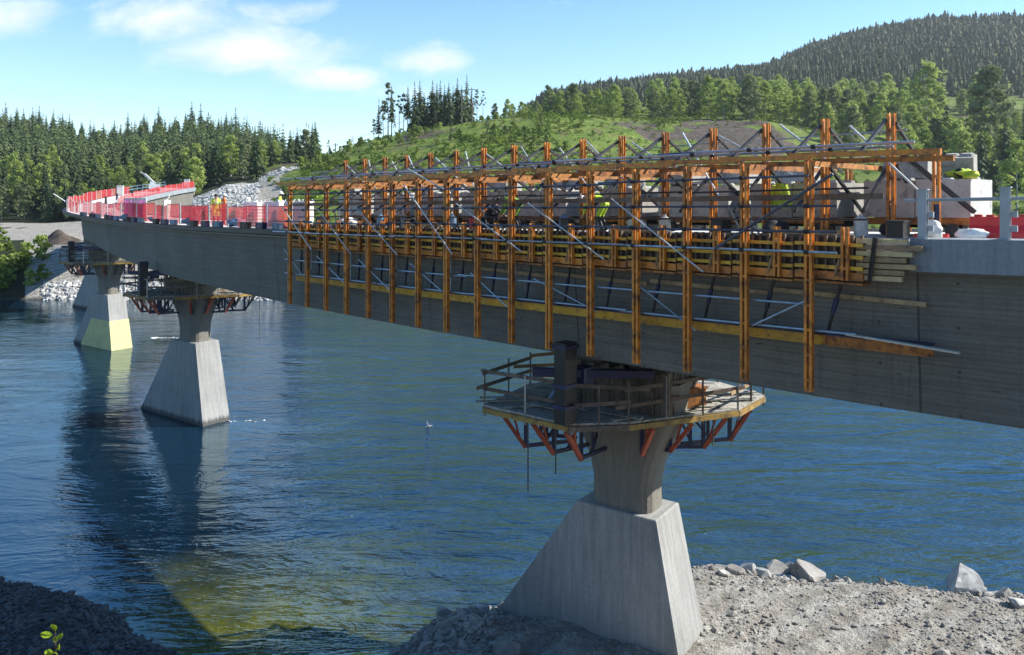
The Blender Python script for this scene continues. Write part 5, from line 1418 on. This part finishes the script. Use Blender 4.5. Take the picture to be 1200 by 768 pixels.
    m = MB(); m.bar((p.x, p.y, p.z + 1.3), (p.x - 1.7, p.y, p.z + 2.9), .28, .34); m.bar((p.x - 1.7, p.y, p.z + 2.9), (p.x - 2.5, p.y + .1, p.z + 3.3), .12, .14); m.build('arm', M_WHITE, mc)
    for a in (-.55, .55):
        m = MB(); m.tube((p.x + a, p.y - .62, p.z + .3), (p.x + a, p.y + .62, p.z + .3), .3, 12); m.build('wheel', M_BLACK, mc)
    # pole jutting out at the bend, white boxes, bollards
    m = MB(); m.tube(P(80, 2.6, .9), P(80, 2.6, .9) + Vector((-1.35, -.2, .95)), .05, 6); m.bar(P(80, 2.6, .85), P(80, 2.6, 1.1), .12, .12)
    tag(m.build('outrigger_pole', M_WHITE, None, P(80, 2.6, .9)), 'white pole jutting up and outward from the leftmost point of the deck', 'pole')
    for i, (px, lo, lab) in enumerate([(141, 100, 'white box on the outer edge at the bend'), (219, 118, 'white box behind the inner red net at the far deck end')]):
        s = s_at(px, 2.0 if i == 0 else -1.8, lo, 140); p = P(s, 2.0 if i == 0 else -1.8, 0)
        m = MB(); m.box((p.x, p.y, p.z + .85), (.9, .7, 1.3), .3); m.box((p.x, p.y, p.z + 1.53), (1.0, .8, .08), .3); m.box((p.x, p.y, p.z + .1), (.8, .6, .2), .3)
        tag(m.build('site_box', M_WHITE, None, p), lab, 'box')
    for i, px in enumerate((124, 137, 155)):
        s = s_at(px, -.4, 84, 130); p = P(s, -.4, 0); m = MB(); m.tube(p, p + Vector((0, 0, .85)), .16, 10, 0, .12); m.tube(p + Vector((0, 0, .85)), p + Vector((0, 0, .95)), .2, 10)
        tag(m.build('bollard', M_BLACK, None, p), f'black short bollard on the pale far deck, {ORD[i]} from the left', 'bollard', 'black bollards')
    # goods along the near edge, left of the gantry
    def s2(px, o): return s_at(px, o, 14, 78)
    items = [(296, 1.6, 'w'), (321, 1.6, 'w'), (345, 1.2, 'w'), (356, 1.2, 'w'), (377, 1.0, 'y'), (199, 2.2, 's')]
    for i, (px, o, k) in enumerate(items):
        s = s2(px, o); p = P(s, o, 0); rz = heading(s) + math.pi / 2
        if k == 'w':
            b = wthing('bulk_bag', f'white square bulk bag on the deck behind the red net, {ORD[i]} from the left', 'bulk bag', p, 'white bulk bags'); m = MB()
            m.ring_loft([[p + Vector((a * r_, b_ * r_, z)) for a, b_ in ((-.37, -.37), (0, -.41), (.37, -.37), (.41, 0), (.37, .37), (0, .41), (-.37, .37), (-.41, 0))] for z, r_ in ((0, .92), (.4, 1.04), (.95, 1.03), (1.25, .96))]); m.build('body', M_WHITE, b)
            for a, b_ in ((-.4, -.4), (.4, -.4), (.4, .4), (-.4, .4)):
                m = MB(); m.bar(p + Vector((a, b_, 1.2)), p + Vector((a * .8, b_ * .8, 1.34)), .06, .03); m.build('loop', M_WHITE, b)
        elif k == 'y':
            drape('yellow_tarp', s, o, 1.35, 1.0, .8, M_HIVIS, M_SILVER, 'pale yellow rain jacket hanging at the left end of the gantry', 'jacket')
        else:
            m = MB(); m.bar(P(s, 2.45, .1), P(s, 2.35, 1.45), .9, .05, 0); m.bar(P(s, 2.45, 1.4), P(s - 0.2, 2.3, 1.75), .1, .1)
            tag(m.build('white_board', M_WHITE, None, p), 'white tall sheet hung on the red net below the bend', 'sheet')
    G = random.Random(31)
    for i in range(26):
        s = 17.6 + i * 1.75; o = 2.78; p = P(s, o, -.05); rz = heading(s) + math.pi / 2
        k = i % 4
        if k == 3:
            cloth_heap('tarpaulin', s, 2.35, .02, M_BLUEB, 'blue crumpled tarpaulin along the near deck edge', 'tarpaulin', (.5, .2, .22), 60 + i)['group'] = 'blue tarpaulins on the deck edge'
        else:
            m = MB(); w = G.uniform(.7, 1.1)
            m.box((p.x, p.y, p.z + .16), (w, .22, .26), rz); m.box((p.x, p.y, p.z + .305), (w + .06, .26, .03), rz)
            for a in (-.3, .3):
                q = p + Vector((math.cos(rz), math.sin(rz), 0)) * w * a; m.box((q.x, q.y, p.z + .17), (.05, .25, .30), rz)
            tag(m.build('formwork_box', [M_BLUEB, M_NAVY, M_STRUT][k], None, p), ['grey-blue', 'navy', 'brown-black'][k] + ' formwork box clamped along the outer deck edge under the nets', 'formwork box', ['grey-blue', 'navy', 'brown-black'][k] + ' boxes on the deck edge')
    s = s2(333, 2.1); p = P(s, 2.1, 0); b = wthing('orange_drum', 'orange traffic drum at the left end of the gantry', 'drum', p)
    m = MB(); m.tube(p, p + Vector((0, 0, .1)), .36, 14); m.build('base', M_BLACK, b)
    m = MB(); m.tube(p + Vector((0, 0, .1)), p + Vector((0, 0, 1.0)), .3, 14, 0, .23); m.build('body', M_BARRELO, b)

# ------------------------------------------------------------------ people
def person(loc, face, pose, jacket, trousers, helmet, label):
    """one continuous skinned body; face = direction of the chest in degrees"""
    e = thing('person', label, 'person', loc, R(face) - math.pi / 2)
    J = {}
    if pose == 'stand':
        J = dict(pel=(0, 0, .95), sp=(0, .02, 1.18), ch=(0, .0, 1.38), nk=(0, .02, 1.51), hd=(0, .05, 1.60), ht=(0, .05, 1.74))
        arms = [((sx * .19, 0, 1.42), (sx * .27, .02, 1.14), (sx * .25, .16, .90)) for sx in (-1, 1)]
        legs = [((sx * .10, 0, .92), (sx * .11, .03, .50), (sx * .12, -.02, .09), (sx * .13, .14, .04)) for sx in (-1, 1)]
    elif pose == 'bend':
        J = dict(pel=(0, -.10, .86), sp=(0, .06, 1.02), ch=(0, .30, 1.06), nk=(0, .44, 1.02), hd=(0, .53, .98), ht=(0, .65, .93))
        arms = [((sx * .19, .34, 1.02), (sx * .24, .40, .74), (sx * .17, .52, .52)) for sx in (-1, 1)]
        legs = [((sx * .10, -.10, .84), (sx * .14, .08, .47), (sx * .14, -.08, .09), (sx * .15, .10, .04)) for sx in (-1, 1)]
    else:  # crouch
        J = dict(pel=(0, -.12, .42), sp=(0, -.02, .62), ch=(0, .14, .78), nk=(0, .24, .86), hd=(0, .29, .94), ht=(0, .33, 1.07))
        arms = [((sx * .19, .16, .78), (sx * .27, .30, .56), (sx * .15, .50, .46)) for sx in (-1, 1)]
        legs = [((sx * .11, -.10, .40), (sx * .19, .30, .48), (sx * .17, .06, .09), (sx * .18, .24, .04)) for sx in (-1, 1)]
    V = []; E = []; Rd = []; tagv = []
    def v(p, r, t): V.append(p); Rd.append(r); tagv.append(t); return len(V) - 1
    pel = v(J['pel'], .145, 1); sp_ = v(J['sp'], .135, 0); ch = v(J['ch'], .155, 0); nk = v(J['nk'], .058, 2); hd = v(J['hd'], .085, 2); ht = v(J['ht'], .072, 2)
    E += [(pel, sp_), (sp_, ch), (ch, nk), (nk, hd), (hd, ht)]
    hv = Vector(J['hd']); fd = (Vector(J['ht']) - Vector(J['nk'])).normalized()
    fw = Vector((0, 1, 0)) - fd * fd.y; fw.normalize()
    nose = v(tuple(hv + fw * .105), .016, 2); E.append((hd, nose))
    for a in arms:
        sh = v(a[0], .072, 0); el = v(a[1], .052, 0); wr = v(a[2], .036, 0); E += [(ch, sh), (sh, el), (el, wr)]
        d = (Vector(a[2]) - Vector(a[1])).normalized(); sx = 1 if a[0][0] > 0 else -1
        pm = v(tuple(Vector(a[2]) + d * .07), .032, 2); E.append((wr, pm))
        side = Vector((0, 1, 0)) - d * d.y; side.normalize()
        for f, ln in enumerate((.065, .075, .07, .055)):
            b0 = Vector(a[2]) + d * .09 + side * (.028 - .019 * f); m1 = v(tuple(b0 + d * ln * .5), .009, 2); m2 = v(tuple(b0 + d * ln + Vector((-sx * .02, 0, 0))), .008, 2); E += [(pm, m1), (m1, m2)]
        th = v(tuple(Vector(a[2]) + d * .05 + side * .05), .010, 2); th2 = v(tuple(Vector(a[2]) + d * .09 + side * .062), .009, 2); E += [(pm, th), (th, th2)]
    for l in legs:
        hp = v(l[0], .095, 1); kn = v(l[1], .068, 1); an = v(l[2], .05, 3); to = v(l[3], .042, 3); E += [(pel, hp), (hp, kn), (kn, an), (an, to)]
    me = bpy.data.meshes.new('body'); me.from_pydata(V, E, []); ob = bpy.data.objects.new('body', me); COL.objects.link(ob)
    sk = ob.modifiers.new('skin', 'SKIN'); 
    if not me.skin_vertices: 
        bm = bmesh.new(); bm.from_mesh(me); bm.verts.layers.skin.verify(); bm.to_mesh(me); bm.free()
    for i, sv in enumerate(me.skin_vertices[0].data): sv.radius = (Rd[i], Rd[i] * (.82 if tagv[i] == 0 and i < 3 else 1)); sv.use_root = (i == 0)
    sb = ob.modifiers.new('sub', 'SUBSURF'); sb.levels = 1; sb.render_levels = 1
    dg = bpy.context.evaluated_depsgraph_get(); m2 = bpy.data.meshes.new_from_object(ob.evaluated_get(dg)); ob.modifiers.clear(); ob.data = m2
    for m in (jacket, trousers, M_SKIN, M_BLACK): m2.materials.append(m)
    segs = [(Vector(V[a]), Vector(V[b]), max(tagv[a], tagv[b]) if not (tagv[a] == 1 and tagv[b] == 0) else 0, tagv[b]) for a, b in E]
    for p in m2.polygons:
        c = p.center; best = None
        for a, b, t, tb in segs:
            ab = b - a; u = max(0, min(1, (c - a).dot(ab) / max(1e-9, ab.length_squared))); d = (c - a - ab * u).length
            if best is None or d < best[0]: best = (d, t, tb)
        p.material_index = best[1]; p.use_smooth = True
    ob.parent = e
    # helmet: dome and brim
    up = (Vector(J['ht']) - Vector(J['nk'])).normalized(); c = Vector(J['hd']) + up * .05; m = MB(); rings = []
    side = up.cross(fw)
    for z, r_ in ((0, .155), (.012, .155), (.014, .118), (.06, .108), (.10, .078), (.125, .03)):
        rings.append([c + up * z + (fw * math.cos(6.283 * i / 14) * (1.15 if r_ > .15 and math.cos(6.283 * i / 14) > 0 else 1) + side * math.sin(6.283 * i / 14)) * r_ for i in range(14)])
    m.ring_loft(rings); me3 = m.build('helmet', helmet, None); me3.parent = e
    # reflective band round the chest
    m = MB(); cc = (Vector(J['sp']) + Vector(J['ch'])) / 2; ax = (Vector(J['ch']) - Vector(J['sp'])).normalized(); f2 = ax.cross(Vector((1, 0, 0))).normalized()
    for i in range(14):
        a0, a1 = 6.283 * i / 14, 6.283 * (i + 1) / 14
        g0 = cc + Vector((1, 0, 0)) * .168 * math.cos(a0) + f2 * .150 * math.sin(a0); g1 = cc + Vector((1, 0, 0)) * .168 * math.cos(a1) + f2 * .150 * math.sin(a1)
        m.bar(g0, g1, .012, .05, 0, ax)
    bb = m.build('reflective_band', M_SILVER, None); bb.parent = e
    return e
def build_people():
    def fl(px, o, lo=-25, hi=78):
        s = s_at(px, o, lo, hi); return s
    s = fl(706, 2.25); person(PF(s, 2.25, 0), 150, 'bend', M_HIVIS, M_HIVIS, M_WHITE, 'worker in yellow hi-vis bending over the formwork in the middle of the gantry')
    s = fl(574, 2.0); person(PF(s, 2.0, 0), 20, 'crouch', M_DARKCLOTH, M_DARKCLOTH, M_WHITE, 'crouching worker in dark clothes and white helmet beside the red bag')
    s = fl(606, 2.1); person(PF(s, 2.1, 0), 170, 'bend', M_HIVISG, M_HIVISG, M_BLACK, 'worker in green hi-vis bending behind the formwork, right of the white helmet')
    s = fl(253, 1.5, 14, 78); person(P(s, 1.5, -.0), -60, 'stand', M_HIVIS, M_HIVIS, M_BLACK, 'worker in yellow overalls standing behind the red net on the left')
    s = fl(262, 1.7, 14, 78); person(P(s, 1.7, -.0), 40, 'stand', M_HIVISO, M_DARKCLOTH, M_WHITE, 'worker in orange jacket next to the yellow-clad one')
    s = fl(328, 1.3, 14, 78); person(P(s, 1.3, -.0), 10, 'stand', M_HIVIS, M_DARKCLOTH, M_WHITE, 'worker in yellow hi-vis standing near the orange drum')

# ------------------------------------------------------------------ odds and ends in the landscape
def build_misc():
    # gull with the tip of its wing raised
    p = at(502, 499, 0); d = EYE * F / (501 - HY); x = (502 - CX) / F * d
    b = wthing('gull', 'small white gull on the open water left of the near platform', 'bird', (x, d, 0)); b.scale = (.62, .62, .62)
    bm = MB(); prof = [(-.34, .01, .06), (-.22, .06, .07), (0, .12, .09), (.16, .10, .10), (.25, .06, .16), (.31, .055, .2), (.37, .04, .2), (.43, .01, .19)]
    bm.ring_loft([[(x + t, d + r_ * math.cos(6.283 * i / 10), z + r_ * .8 * math.sin(6.283 * i / 10)) for i in range(10)] for t, r_, z in prof]); bm.build('body', M_SNOWY, b, smooth=True)
    for sg in (-1, 1):
        w = MB(); w.add([(x + .12, d + .08 * sg, .14), (x - .14, d + .08 * sg, .14), (x - .22, d + .22 * sg, .62), (x - .1, d + .18 * sg, .5), (x + .12, d + .08 * sg, .17), (x - .14, d + .08 * sg, .17), (x - .22, d + .22 * sg, .64), (x - .1, d + .18 * sg, .52)],
                        [(0, 1, 2, 3), (7, 6, 5, 4), (0, 4, 5, 1), (1, 5, 6, 2), (2, 6, 7, 3), (3, 7, 4, 0)]); w.build('wing', M_SNOWY, b)
    # power line masts and wires
    def mast(px, yt, d, lab):
        x = (px - CX) / F * d; z = hz(x, d); h = yg(yt, d) - z
        e = wthing('power_pole', lab, 'power pole', (x, d, z)); m = MB()
        m.tube((x, d, z - .5), (x, d, z + h), .16, 8, 0, .11); m.build('mast', M_TIMBER_D, e)
        m = MB(); m.bar((x - .9, d, z + h - .5), (x + .9, d, z + h - .5), .12, .14); m.build('crossarm', M_TIMBER_D, e)
        return (x, d, z + h - .4)
    a = mast(541, 104, 205, 'wooden power pole at the clump of spruces, left of two'); c = mast(553, 103, 205, 'wooden power pole at the clump of spruces, right of two')
    e = mast(393, 168, 215, 'thin pole on the skyline left of the green hill'); f_ = mast(8, 126, 345, 'power pole above the trees at the far left')
    for i, (p0, p1) in enumerate(((a, e), (c, e))):
        m = MB(); prev = None
        for k in range(17):
            t = k / 16; q = Vector(p0) * (1 - t) + Vector(p1) * t + Vector((0, 0, -1.6 * 4 * t * (1 - t) + (.5 if i else 0)))
            if prev is not None: m.tube(prev, q, .02, 4)
            prev = q
        tag(m.build('power_line', M_STRUT, None, p0), f'thin power wire running left from the {"left" if i == 0 else "right"} pole at the clump', 'wire')
    # sapling in the foreground
    x, d = (65 - CX) / F * 10.5, 10.5; zt = yg(737, 10.5); z0 = hz(x, d)
    e = wthing('sapling', 'young sapling with yellow-green leaves at the lower left corner', 'sapling', (x, d, z0)); m = MB()
    m.tube((x + .04, d, z0 - .05), (x, d, zt - .05), .018, 6, 0, .006); m.build('stem', M_BARK, e)
    lf = MB(); G = random.Random(4)
    M_LEAF = foliage('sapling_leaves', (.20, .30, .02), (.36, .46, .05), .4)
    spots = [(0, .0, .10), (-.11, -.05, .02), (.09, -.06, -.01), (-.02, -.16, .05), (.05, -.24, .05), (-.08, -.30, .02), (.02, -.33, .05), (.10, -.42, -.02), (-.1, -.5, .03), (.0, -.62, .04), (.1, -.7, .0), (-.09, -.8, 0)]
    for (dx, dz, tip) in spots:
        c0 = Vector((x + dx * .25, d, zt + dz - .04)); c1 = Vector((x + dx * 1.5 + G.uniform(-.02, .02), d + G.uniform(-.09, .03), zt + dz + tip)); ax = c1 - c0; l = ax.length; ax.normalize()
        sd = ax.cross(Vector((0, -.75, .6))).normalized(); nn = ax.cross(sd)
        pts = []
        for t, w in ((0, .0), (.3, .036), (.6, .043), (.85, .026), (1, 0)):
            c = c0 + ax * l * t + nn * .02 * math.sin(t * 3.1)
            pts.append((c - sd * w, c + nn * .006, c + sd * w))
        vs = [p for tr in pts for p in tr]; fs = []
        for k in range(4):
            for j in range(2): fs.append((k * 3 + j, k * 3 + j + 1, k * 3 + j + 4, k * 3 + j + 3))
        lf.add(vs, fs)
    lf.build('leaves', M_LEAF, e)
build_ground(); build_water(); build_sky()
build_bridge()
for i_, s_ in enumerate((0.0, 36.8, 66.7, 95.0)):
    build_pier(i_, s_, 1.0, .2 if i_ == 0 else -1.6)
    if i_ < 3: build_platform(i_, s_)
build_gantry(); build_blocks(); build_deck_items(); build_people(); build_misc()
build_stones(); build_trees()
def build_haze():
    m = bpy.data.materials.new('haze'); m.use_nodes = True; nt = m.node_tree; nt.nodes.clear()
    out = nt.nodes.new('ShaderNodeOutputMaterial'); v = nt.nodes.new('ShaderNodeVolumePrincipled')
    v.inputs['Color'].default_value = (.80, .88, .96, 1); v.inputs['Density'].default_value = .00013; v.inputs['Anisotropy'].default_value = .25
    nt.links.new(v.outputs[0], out.inputs['Volume'])
    b = MB(); b.box((0, 660, 105), (2600, 1500, 222)); o = b.build('haze', m); tag(o, kind='stuff')
build_haze()
for o_ in sc.objects:
    if '_o' in o_: del o_['_o']
cam = bpy.data.cameras.new('camera'); co = bpy.data.objects.new('camera', cam); COL.objects.link(co); sc.camera = co
cam.sensor_width = 36; cam.sensor_fit = 'HORIZONTAL'; cam.lens = 36 * F / 1200
co.location = (0, 0, EYE); co.rotation_euler = (R(90), 0, 0); cam.shift_y = -(384 - HY) / 1200
cam.clip_start = .1; cam.clip_end = 4000
sc.view_settings.view_transform = 'Standard'; sc.view_settings.look = 'None'; sc.view_settings.gamma = 1; sc.view_settings.use_curve_mapping = False
sc.view_settings.exposure = 0.95
sc.render.resolution_x = 1024; sc.render.resolution_y = 655
sc.cycles.use_denoising = True; sc.cycles.max_bounces = 6; sc.cycles.sample_clamp_direct = 1.6; sc.cycles.caustics_reflective = False; sc.cycles.caustics_refractive = False; sc.cycles.transparent_max_bounces = 16
